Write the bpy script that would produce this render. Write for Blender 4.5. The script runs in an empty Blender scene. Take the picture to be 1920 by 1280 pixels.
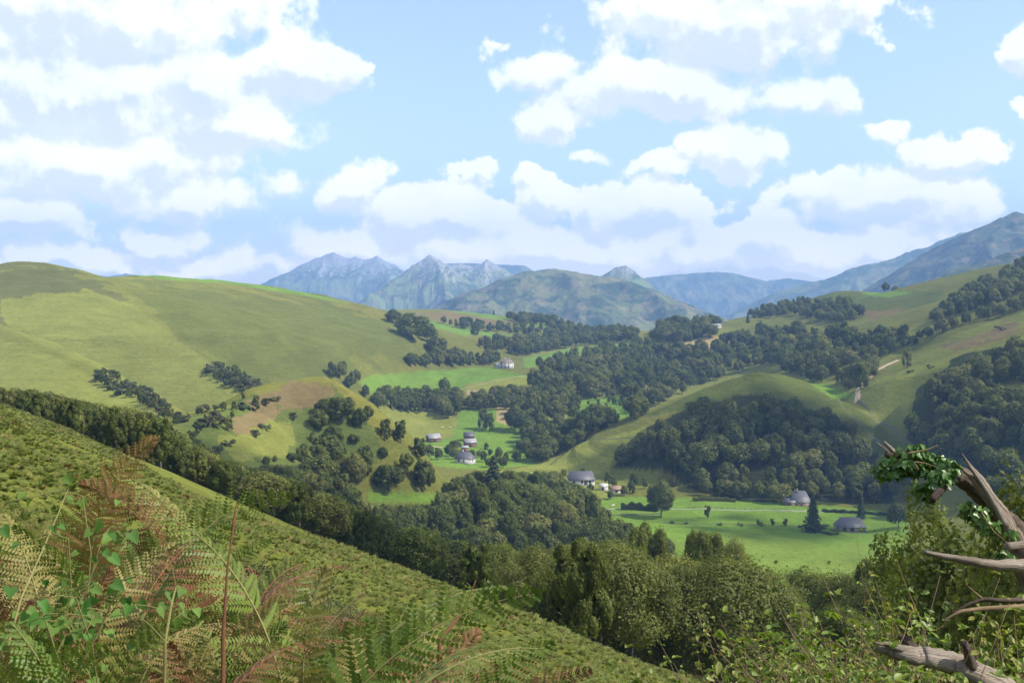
import bpy, math, random
import numpy as np
from math import radians, sin, cos, pi
RND = random.Random(7)
SC = bpy.context.scene
COL = SC.collection

# ---------------------------------------------------------------- camera
F = 2067.0                       # focal length in photo pixels (1920 wide)
PITCH = math.atan(80 / F)        # the camera looks 2.2 degrees down
cam_d = bpy.data.cameras.new("camera")
cam_d.sensor_width = 36.0
cam_d.lens = 36.0 * F / 1920
cam_d.clip_start = 0.05
cam_d.clip_end = 60000
cam_d.dof.use_dof = True
cam_d.dof.focus_distance = 30
cam_d.dof.aperture_fstop = 26.0
cam = bpy.data.objects.new("camera", cam_d)
cam.rotation_euler = (radians(90) - PITCH, 0, 0)
COL.objects.link(cam)
SC.camera = cam

# ---------------------------------------------------------------- sun and exposure
SUN_EL = radians(46)
SUN_AZ = radians(104)            # clockwise from the view direction: right, a little behind
sun_dir = (sin(SUN_AZ) * cos(SUN_EL), cos(SUN_AZ) * cos(SUN_EL), sin(SUN_EL))
sl = bpy.data.lights.new("sun", 'SUN')
sl.energy = 4.8
sl.angle = radians(0.7)
sl.color = (1.0, 0.94, 0.82)
so = bpy.data.objects.new("sun", sl)
COL.objects.link(so)
from mathutils import Vector
so.rotation_euler = Vector(sun_dir).to_track_quat('Z', 'Y').to_euler()
SC.view_settings.view_transform = 'Standard'
SC.view_settings.look = 'None'
SC.view_settings.exposure = 0.68
SC.view_settings.gamma = 1.0
SC.view_settings.use_curve_mapping = False
SC.cycles.use_denoising = True
SC.cycles.max_bounces = 5
SC.cycles.diffuse_bounces = 2
SC.cycles.glossy_bounces = 1
SC.cycles.transmission_bounces = 3
SC.cycles.transparent_max_bounces = 4
SC.cycles.volume_bounces = 0
SC.cycles.use_adaptive_sampling = True
SC.cycles.adaptive_threshold = 0.012
SC.cycles.caustics_reflective = False
SC.cycles.caustics_refractive = False
SC.cycles.sample_clamp_indirect = 4.0

# ---------------------------------------------------------------- world: sky with cumulus
class NT:
    """small helper that builds node expressions"""
    def __init__(s, tree): s.t = tree
    def n(s, kind, **kw):
        nd = s.t.nodes.new(kind)
        for k, v in kw.items(): setattr(nd, k, v)
        return nd
    def put(s, sock, v):
        if isinstance(v, bpy.types.NodeSocket): s.t.links.new(v, sock)
        elif v is not None: sock.default_value = v
    def m(s, op, a, b=None, c=None, clamp=False):
        nd = s.n('ShaderNodeMath', operation=op, use_clamp=clamp)
        s.put(nd.inputs[0], a)
        if b is not None: s.put(nd.inputs[1], b)
        if c is not None: s.put(nd.inputs[2], c)
        return nd.outputs[0]
    def v(s, op, a, b=None):
        nd = s.n('ShaderNodeVectorMath', operation=op)
        s.put(nd.inputs[0], a)
        if b is not None:
            s.put(nd.inputs[3 if op == 'SCALE' else 1], b)
        return nd.outputs['Value' if op in ('LENGTH', 'DOT_PRODUCT', 'DISTANCE') else 'Vector']
    def noise(s, vec, scale, detail=4, rough=0.55, dist=0.0, out='Fac'):
        nd = s.n('ShaderNodeTexNoise')
        s.put(nd.inputs['Vector'], vec); nd.inputs['Scale'].default_value = scale
        nd.inputs['Detail'].default_value = detail; nd.inputs['Roughness'].default_value = rough
        nd.inputs['Distortion'].default_value = dist
        return nd.outputs[out]
    def ramp(s, f, a, b, c=0.0, d=1.0, smooth=True):
        nd = s.n('ShaderNodeMapRange', interpolation_type='SMOOTHSTEP' if smooth else 'LINEAR')
        s.put(nd.inputs[0], f)
        for i, x in enumerate((a, b, c, d)): s.put(nd.inputs[1 + i], x)
        return nd.outputs[0]
    def mix(s, f, a, b, blend='MIX'):
        nd = s.n('ShaderNodeMix', data_type='RGBA', blend_type=blend)
        s.put(nd.inputs[0], f)
        for sock, x in ((nd.inputs[6], a), (nd.inputs[7], b)):
            if isinstance(x, tuple) and len(x) == 3: x = x + (1.0,)
            s.put(sock, x)
        return nd.outputs[2]

world = bpy.data.worlds.new("World")
SC.world = world
world.use_nodes = True
world.cycles.sampling_method = 'MANUAL'
world.cycles.sample_map_resolution = 256
wt = world.node_tree
wt.nodes.clear()
W = NT(wt)
sky = W.n('ShaderNodeTexSky', sky_type='NISHITA')
sky.sun_disc = False
sky.sun_elevation = SUN_EL
sky.sun_rotation = SUN_AZ
sky.altitude = 400
sky.air_density = 1.0
sky.dust_density = 0.6
sky.ozone_density = 1.5

# clouds: (px, py, rx, ry, weight) measured as angles from the view axis
CL = [(150,50,430,150,1),(130,190,340,110,1),(400,195,190,120,1),(560,135,120,85,1.1),(420,262,160,62,1),
      (150,320,330,75,1),(60,418,170,52,.9),(330,372,150,38,.8),(300,440,110,34,.7),(520,352,80,34,.5),
      (1400,30,330,130,.95),(1250,165,260,75,.85),(1040,225,75,50,.7),(1530,205,90,42,.65),
      (1390,280,120,62,.9),(1250,322,80,24,.55),(1010,140,70,44,.5),(925,100,42,16,.5),
      (665,355,78,50,1),(830,410,190,62,1),(1030,372,60,42,.95),(1200,395,170,54,.85),(1000,462,480,62,1),
      (700,455,220,40,.7),(1790,325,95,42,1),(1690,380,240,52,.95),(1450,445,90,66,.85),(1640,462,260,58,.95),
      (1910,135,60,52,.7),(1800,14,120,38,.5),(1912,245,44,30,.6),(1650,270,60,22,.4),(150,492,210,30,.55),
      (400,492,200,34,.6),(1320,475,160,40,.6),(880,330,70,22,.35),(990,335,50,20,.35),(1125,305,40,18,.35)]
g = bpy.data.node_groups.new("cloud_density", 'ShaderNodeTree')
g.interface.new_socket("uv", in_out='INPUT', socket_type='NodeSocketVector')
g.interface.new_socket("d", in_out='OUTPUT', socket_type='NodeSocketFloat')
G = NT(g)
gi = G.n('NodeGroupInput'); go = G.n('NodeGroupOutput')
uv0 = gi.outputs[0]
wv = G.v('SUBTRACT', G.noise(uv0, 9.0, 5, 0.6, out='Color'), (0.5, 0.5, 0.5))
uvw = G.v('ADD', uv0, G.v('MULTIPLY', wv, (0.13, 0.075, 0)))
acc = None
for (px, py, rx, ry, w) in CL:
    q = G.v('SUBTRACT', uvw, ((px - 960) / F, (560 - py) / F, 0))
    q = G.v('MULTIPLY', q, (F / rx / 1.05, F / ry / 1.05, 0))
    q = G.m('MULTIPLY_ADD', G.v('LENGTH', q), -1.0 * w, 1.0 * w)
    acc = q if acc is None else G.m('SMOOTH_MAX', acc, q, 0.12)
# scattered clouds over the rest of the sky, away from the view
far = G.noise(uv0, 2.2, 5, 0.55)
side = G.ramp(G.m('ABSOLUTE', G.v('DOT_PRODUCT', uv0, (1, 0, 0))), 0.52, 0.7)
high = G.ramp(G.v('DOT_PRODUCT', uv0, (0, 1, 0)), 0.30, 0.45)
off = G.m('MAXIMUM', side, high)
acc = G.m('MAXIMUM', acc, G.m('MULTIPLY_ADD', G.m('MULTIPLY', G.ramp(far, .42, .7, 0, 1.4), off), 1.0, -0.3))
fb = G.noise(uv0, 24.0, 7, 0.58)
vo = G.n('ShaderNodeTexVoronoi', feature='SMOOTH_F1')
G.put(vo.inputs['Vector'], uvw); vo.inputs['Scale'].default_value = 30
vo.inputs['Smoothness'].default_value = 0.6
puff = G.m('MULTIPLY_ADD', vo.outputs['Distance'], -0.42, 0.2)
d = G.m('ADD', G.m('MULTIPLY', acc, 1.25), G.m('MULTIPLY_ADD', fb, 1.45, -0.78))
d = G.m('ADD', d, puff)
d = G.m('ADD', d, G.m('MULTIPLY_ADD', G.noise(uv0, 75.0, 5, 0.62), 0.34, -0.17))
G.put(go.inputs[0], d)

tc = W.n('ShaderNodeTexCoord')
sx = W.n('ShaderNodeSeparateXYZ'); W.put(sx.inputs[0], tc.outputs['Generated'])
az = W.m('TANGENT', W.m('MULTIPLY', W.m('ARCTAN2', sx.outputs[0], sx.outputs[1]), 0.5))
az = W.m('MULTIPLY', az, 2.08)
hz = W.m('SQRT', W.m('ADD', W.m('MULTIPLY', sx.outputs[0], sx.outputs[0]), W.m('MULTIPLY', sx.outputs[1], sx.outputs[1])))
el = W.m('DIVIDE', sx.outputs[2], W.m('MAXIMUM', hz, 0.02))
uv = W.n('ShaderNodeCombineXYZ'); W.put(uv.inputs[0], az); W.put(uv.inputs[1], el)
def dens(vec):
    nd = W.n('ShaderNodeGroup'); nd.node_tree = g
    W.put(nd.inputs[0], vec); return nd.outputs[0]
d0 = dens(uv.outputs[0])
d1 = dens(W.v('ADD', uv.outputs[0], (0.006, 0.015, 0)))
soft = W.ramp(W.noise(uv.outputs[0], 4.0, 2, 0.5), .35, .65, .10, .38)
alpha = W.m('MULTIPLY', W.ramp(d0, -0.04, soft), W.ramp(W.noise(uv.outputs[0], 3.0, 3, 0.55), .3, .6, .80, .98))
lit = W.ramp(W.m('MULTIPLY_ADD', W.m('SUBTRACT', d0, d1), 1.7, W.m('MULTIPLY', W.m('MINIMUM', d0, 1.1), -0.28)), -0.62, 0.22)
lit = W.m('ADD', lit, W.m('MULTIPLY_ADD', W.noise(uv.outputs[0], 13.0, 7, 0.62), 1.3, -0.65), clamp=True)
ccol = W.mix(lit, (6.3, 6.65, 7.3), (9.7, 9.6, 9.4))
ccol = W.mix(1.0, ccol, W.mix(W.ramp(el, -0.02, 0.20), (2.2, 1.9, 1.65), (1.0, 1.0, 1.0)), 'MULTIPLY')
veil = W.m('MULTIPLY', W.noise(uv.outputs[0], 5.0, 4, 0.6), 0.12)
skyc = W.mix(1.0, sky.outputs[0], (1.82, 1.67, 1.75), 'MULTIPLY')
skyc = W.mix(veil, skyc, (8.5, 8.8, 9.2))
fin = W.mix(alpha, skyc, ccol)
bg = W.n('ShaderNodeBackground'); W.put(bg.inputs[0], fin); bg.inputs[1].default_value = 0.10
wo = W.n('ShaderNodeOutputWorld'); wt.links.new(bg.outputs[0], wo.inputs[0])

# ---------------------------------------------------------------- helpers
def tag(o, label=None, cat=None, group=None, kind=None):
    if label: o['label'] = label
    if cat: o['category'] = cat
    if group: o['group'] = group
    if kind: o['kind'] = kind
    return o
def empty(name, loc=(0, 0, 0), rz=0.0):
    o = bpy.data.objects.new(name, None); o.location = loc; o.rotation_euler = (0, 0, rz)
    o.empty_display_size = 0.2
    COL.objects.link(o); return o
def npmesh(name, V, Fc, mat=None, smooth=False, attrs=None, mats=None, midx=None):
    """mesh from arrays; Fc is an (n,3) or (n,4) index array, or a list of such arrays"""
    me = bpy.data.meshes.new(name)
    V = np.asarray(V, np.float32)
    Fs = Fc if isinstance(Fc, list) else [Fc]
    Fs = [np.asarray(f, np.int32) for f in Fs if len(f)]
    me.vertices.add(len(V)); me.vertices.foreach_set("co", V.ravel())
    loops = np.concatenate([f.ravel() for f in Fs])
    sizes = np.concatenate([np.full(len(f), f.shape[1], np.int32) for f in Fs])
    starts = np.concatenate([[0], np.cumsum(sizes)[:-1]]).astype(np.int32)
    me.loops.add(len(loops)); me.loops.foreach_set("vertex_index", loops)
    me.polygons.add(len(sizes)); me.polygons.foreach_set("loop_start", starts)
    if smooth: me.polygons.foreach_set("use_smooth", np.ones(len(sizes), bool))
    for m_ in (mats or ([mat] if mat else [])): me.materials.append(m_)
    if midx is not None: me.polygons.foreach_set("material_index", np.asarray(midx, np.int32))
    for k, a in (attrs or {}).items():
        a = np.asarray(a, np.float32)
        dom = 'POINT' if len(a) == len(V) else 'FACE'
        if a.ndim == 1:
            at = me.attributes.new(k, 'FLOAT', dom); at.data.foreach_set("value", a)
        else:
            at = me.attributes.new(k, 'FLOAT_COLOR', dom)
            at.data.foreach_set("color", np.concatenate([a, np.ones((len(a), 1), np.float32)], 1).ravel())
    me.update(); me.validate()
    return me
def link(name, me, parent=None, loc=None):
    o = bpy.data.objects.new(name, me); COL.objects.link(o)
    if parent: o.parent = parent
    if loc is not None: o.location = loc
    return o

def _h(ix, iy, seed):
    h = (ix.astype(np.int64) * 374761393 + iy.astype(np.int64) * 668265263 + seed * 974634777) & 0xFFFFFFFF
    h = ((h ^ (h >> 13)) * 1274126177) & 0xFFFFFFFF
    return ((h ^ (h >> 16)) & 0xFFFFFF).astype(np.float32) / 0xFFFFFF
def vnoise(x, y, seed=0):
    ix = np.floor(x); iy = np.floor(y); fx = (x - ix).astype(np.float32); fy = (y - iy).astype(np.float32)
    ix = ix.astype(np.int64); iy = iy.astype(np.int64)
    fx = fx * fx * fx * (fx * (fx * 6 - 15) + 10); fy = fy * fy * fy * (fy * (fy * 6 - 15) + 10)
    a = _h(ix, iy, seed); b = _h(ix + 1, iy, seed); c = _h(ix, iy + 1, seed); e = _h(ix + 1, iy + 1, seed)
    return (a * (1 - fx) + b * fx) * (1 - fy) + (c * (1 - fx) + e * fx) * fy
def fbm(x, y, octv=4, seed=0, gain=0.5, ridged=False):
    s = 0; a = 1.0; t = 0
    for i in range(octv):
        n = vnoise(x * 2.03 ** i + 17 * i, y * 2.03 ** i - 9 * i, seed + i) * 2 - 1
        if ridged: n = 1 - 2 * np.abs(n)
        s = s + a * n; t += a; a *= gain
    return s / t
def sstep(x, a, b):
    t = np.clip((x - a) / (b - a), 0, 1); return t * t * (3 - 2 * t)

# a pixel of the photograph and a forward distance give a point of the place
cP, sP = cos(PITCH), sin(PITCH)
def P(px, py, Y):
    u = (px - 960) / F; v = (640 - py) / F
    s = Y / (cP + v * sP)
    return (u * s, Y, (-sP + v * cP) * s)
def project(x, y, z):
    yc = y * cP - z * sP; zc = y * sP + z * cP
    yc = np.where(yc < 0.01, 0.01, yc)
    return 960 + F * x / yc, 640 - F * zc / yc
# ---------------------------------------------------------------- terrain heights
EYE = 1.62
DX, DY = 0.82, 0.58              # downhill direction of the near slope
BP = [(1600,1062,480),(1300,1050,486),(1450,1055,483),(1200,980,592),(1660,962,606),(1150,945,640),(760,932,655),(1500,948,630),
      (1300,935,652),(1400,940,650),(1600,992,572),(1420,1000,555),(1200,890,730),(1050,902,700),(870,870,770),(780,840,850),(800,792,955),(700,778,965),
      (930,828,880),(1000,868,800),(700,738,1055),(850,742,1075),(980,716,1120),(945,693,1195),(800,697,1215),
      (690,710,1180),(985,690,1260),(1080,666,1400),(1190,642,1550),(880,662,1400),(850,627,1550),(800,607,1650),
      (1000,640,1600),(960,603,1750),(880,590,1830),(740,584,1750),(1020,606,1880),(1250,645,1480),(1250,705,1180),
      (1150,765,1000),(1100,803,930),(1350,705,1150),(1450,660,1330),(1550,640,1400),(1500,700,1200),(1700,640,1350),
      (650,905,545),(1750,960,590),(1850,940,560),(820,735,1060),(900,760,1010),(1000,770,990),(1040,720,1120),(1150,690,1240)]
bp = [P(*q) for q in BP]
bp += [(-13, 300, -118), (100, 330, -124), (200, 330, -124), (300, 430, -118), (-40, 470, -116), (60, 520, -113),
       (10, 545, -112), (-150, 350, -105), (-300, 500, -100), (-420, 900, -100), (-700, 700, -90), (-900, 1300, -110),
       (-500, 1700, -90), (0, 100, -128), (0, -200, -120), (-400, 0, -110), (500, 100, -125), (500, 450, -110),
       (800, 700, -100), (900, 1300, -70), (-100, 2300, -110), (-700, 2300, -120), (500, 2300, -110), (1200, 2200, -100)]
bp = np.array(bp)
def _phi(r2): return np.where(r2 > 1e-9, 0.5 * r2 * np.log(np.maximum(r2, 1e-9)), 0)
_s = 1000.0
_X = bp[:, :2] / _s
_n = len(_X)
_K = _phi(((_X[:, None] - _X[None]) ** 2).sum(-1)) + np.eye(_n) * 2e-4
_A = np.zeros((_n + 3, _n + 3)); _A[:_n, :_n] = _K
_A[:_n, _n] = 1; _A[:_n, _n + 1:] = _X; _A[_n, :_n] = 1; _A[_n + 1:, :_n] = _X.T
_w = np.linalg.solve(_A, np.concatenate([bp[:, 2], [0, 0, 0]]))
def base(x, y):
    xs = x / _s; ys = y / _s
    z = (_w[_n] + _w[_n + 1] * xs + _w[_n + 2] * ys)
    for i in range(_n):
        z = z + _w[i] * _phi((xs - _X[i, 0]) ** 2 + (ys - _X[i, 1]) ** 2)
    out = np.maximum(sstep(y, 2100, 2700), sstep(np.abs(x), 1000, 1500))
    out = np.maximum(out, sstep(-y, 100, 400))
    z = np.clip(z, -135, 5)
    return z * (1 - out) - 150 * out
def tent(x, y, pts, near, far, rr=12.0, pix=True, reach=1e9):
    q = [P(*a) for a in pts] if pix else pts
    best = None
    for a, b in zip(q[:-1], q[1:]):
        ex, ey = b[0] - a[0], b[1] - a[1]; L2 = ex * ex + ey * ey
        t = np.clip(((x - a[0]) * ex + (y - a[1]) * ey) / L2, 0, 1)
        dx = x - (a[0] + ex * t); dy = y - (a[1] + ey * t)
        d = np.sqrt(dx * dx + dy * dy)
        cr = (ex * (y - a[1]) - ey * (x - a[0])) / math.sqrt(L2)
        w = sstep(cr, -8, 8)                      # 0 = right-hand side of the line
        sl_ = near * (1 - w) + far * w
        z = a[2] + (b[2] - a[2]) * t - sl_ * (np.sqrt(d * d + rr * rr) - rr) - .55 * np.maximum(d - reach, 0)
        best = z if best is None else np.maximum(best, z)
    return best
def smax(a, b, k):
    h = np.maximum(k - np.abs(a - b), 0) / k
    return np.maximum(a, b) + h * h * k * 0.25
LA = [(-400,470,860),(0,497,950),(45,489,960),(130,511,1000),(185,521,1020),(265,515,1110),(400,524,1230),(560,550,1350),(690,580,1460),(730,605,1490),(785,658,1500)]
LB = [(160,545,1000),(250,575,930),(330,635,850),(400,685,780),(480,738,700)]
LC = [(-150,560,800),(0,624,720),(100,665,650),(170,700,600),(250,745,540),(320,786,480),(360,815,440)]
KB = [(330,802,430),(430,757,510),(500,722,545),(575,709,560),(605,722,580)]
KA = [(1040,862,800),(1110,822,840),(1190,787,850),(1300,735,830),(1390,706,805),(1430,697,800),(1470,704,830),(1530,720,920),(1600,742,1000)]
KC = [(1430,697,800),(1510,724,790),(1600,785,770),(1700,848,735),(1790,890,700)]
R2 = [(1560,765,1030),(1605,742,1010),(1640,700,1030),(1690,668,1050),(1800,625,1040),(1920,585,1000),(2300,470,850)]
R1 = [(1040,655,1700),(1200,628,1650),(1270,612,1500),(1340,614,1450),(1400,592,1500),(1480,574,1550),(1580,543,1560),(1640,549,1600),(1800,540,1600),(1850,512,1500),(1920,490,1400),(2300,400,1200)]
UF = [(700,590,1750),(760,585,1800),(830,583,1850),(900,588,1850),(960,600,1850),(1020,605,1900),(1100,628,1900)]
KN = [(1860,706,720),(1950,712,680),(2050,720,600)]      # low spur at the right edge, wooded
def height(x, y):
    x = np.asarray(x, np.float64); y = np.asarray(y, np.float64)
    r = np.hypot(x, y)
    wx = x + fbm(x / 170, y / 170, 3, 5) * 16 * sstep(r, 250, 700)
    wy = y + fbm(x / 170, y / 170, 3, 9) * 16 * sstep(r, 250, 700)
    z = base(wx, wy)
    z = smax(z, tent(wx, wy, UF, .20, .35, 30), 14)
    z = smax(z, tent(wx, wy, R1, .27, .4, 25, reach=480), 18)
    z = smax(z, tent(wx, wy, LA, .31, .5, 28, reach=222), 12)
    z = smax(z, tent(wx, wy, LB, .36, .85, 7, reach=140), 5)
    z = smax(z, tent(wx, wy, LC, .30, .75, 7), 5)
    z = smax(z, tent(wx, wy, KB, .85, .5, 12, reach=40), 7)
    z = smax(z, tent(wx, wy, R2, .30, .45, 12, reach=250), 8)
    z = smax(z, tent(wx, wy, KN, .5, .5, 12, reach=50), 10)
    z = smax(z, tent(wx, wy, KA, .46, .42, 6, reach=120), 6)
    z = smax(z, tent(wx, wy, KC, .46, .42, 6, reach=110), 4)
    # relief: gullies and swells on the hillsides
    z = z + fbm(x / 120, y / 120, 4, 21) * 3.2 * sstep(r, 300, 700) + fbm(x / 30, y / 30, 3, 31, ridged=True) * .8 * sstep(r, 250, 600)
    # the slope the camera stands on
    s = x * DX + y * DY
    t = -x * DY + y * DX
    s = s + fbm(t / 28, s / 60, 3, 41) * 2.2 * sstep(r, 14, 60)
    n = -EYE - 0.42 * s - 0.125 * (1 - sstep(x - .13 * y, 0, 12)) * (np.sqrt((np.maximum(s - 23, 0)) ** 2 + 36) - 6)
    n = np.where(s < 0, -EYE - 0.42 * s * 1.0, n)
    n = n - 1.9 * np.exp(-((t - 72) / 26) ** 2) * sstep(s, 5, 20)
    n = n - 0.28 * np.maximum(y - 170, 0) * sstep(-x, 60, 200) - 0.9 * np.maximum(t - 260, 0)
    n = np.minimum(n, 30 + 0.05 * s)
    n = n + fbm(x / 9, y / 9, 3, 51) * 0.35 * sstep(r, 5, 25)
    return smax(z, n, 6)

# polar sheet round the camera, fine where the photograph looks
az_f = np.arange(radians(-31), radians(31), 0.00078)
az_c = np.arange(az_f[-1] + 0.02, radians(360 - 31) - 0.01, 0.02)
AZ = np.concatenate([az_f, az_c])
NF = len(az_f)
def geo(a, b, k): return a * k ** np.arange(0, math.ceil(math.log(b / a) / math.log(k)))
RR = np.concatenate([geo(.3, 420, 1.014), geo(420, 1980, 1.0042), geo(1980, 11300, 1.02), [11300.]])
RG, AG = np.meshgrid(RR, AZ, indexing='ij')
GX = RG * np.sin(AG); GY = RG * np.cos(AG)
GZ = height(GX, GY)
nr, nc = GX.shape
SL = GZ[:, :NF] / RG[:, :NF]
CM = np.maximum.accumulate(SL[60:], axis=0)          # running skyline along each bearing
def hit(px, py, ymin=0, ymax=1e9):
    """first place where the sight line through a photo pixel meets the ground"""
    d = P(px, py, 1.0)
    a = math.atan2(d[0], d[1]); sl_ = d[2] / math.hypot(d[0], d[1])
    c = int(round((a - az_f[0]) / 0.00078))
    if c < 0 or c >= NF: return None
    colm = CM[:, c]
    if ymin > 0:
        i0 = np.searchsorted(RR[60:], ymin)
        colm = np.maximum.accumulate(SL[60 + i0:, c])
    else: i0 = 0
    k = int(np.searchsorted(colm, sl_))
    if k >= len(colm): return None
    r = RR[60 + i0 + k]
    if k > 0:
        a0, a1 = colm[k - 1], colm[k]
        r = RR[60 + i0 + k - 1] + (r - RR[60 + i0 + k - 1]) * (sl_ - a0) / max(a1 - a0, 1e-9)
    if r > ymax: return None
    x, y = r * sin(a), r * cos(a)
    return x, y, gz(x, y)
def gz(x, y):
    """ground height from the sheet itself"""
    r = math.hypot(x, y); a = math.atan2(x, y)
    i = int(np.clip(np.searchsorted(RR, r) - 1, 0, nr - 2)); f = (r - RR[i]) / (RR[i + 1] - RR[i])
    c = (a - az_f[0]) / 0.00078
    if c < 0 or c >= NF - 1: return float(height(np.array([x]), np.array([y]))[0])
    j = int(c); h = c - j
    return float((GZ[i, j] * (1 - h) + GZ[i, j + 1] * h) * (1 - f) + (GZ[i + 1, j] * (1 - h) + GZ[i + 1, j + 1] * h) * f)
def inpoly(px, py, poly):
    m = np.zeros(np.shape(px), bool); n = len(poly)
    for i in range(n):
        x0, y0 = poly[i]; x1, y1 = poly[(i + 1) % n]
        if y0 == y1: continue
        m ^= ((y0 > py) != (y1 > py)) & (px < (x1 - x0) * (py - y0) / (y1 - y0) + x0)
    return m

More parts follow.
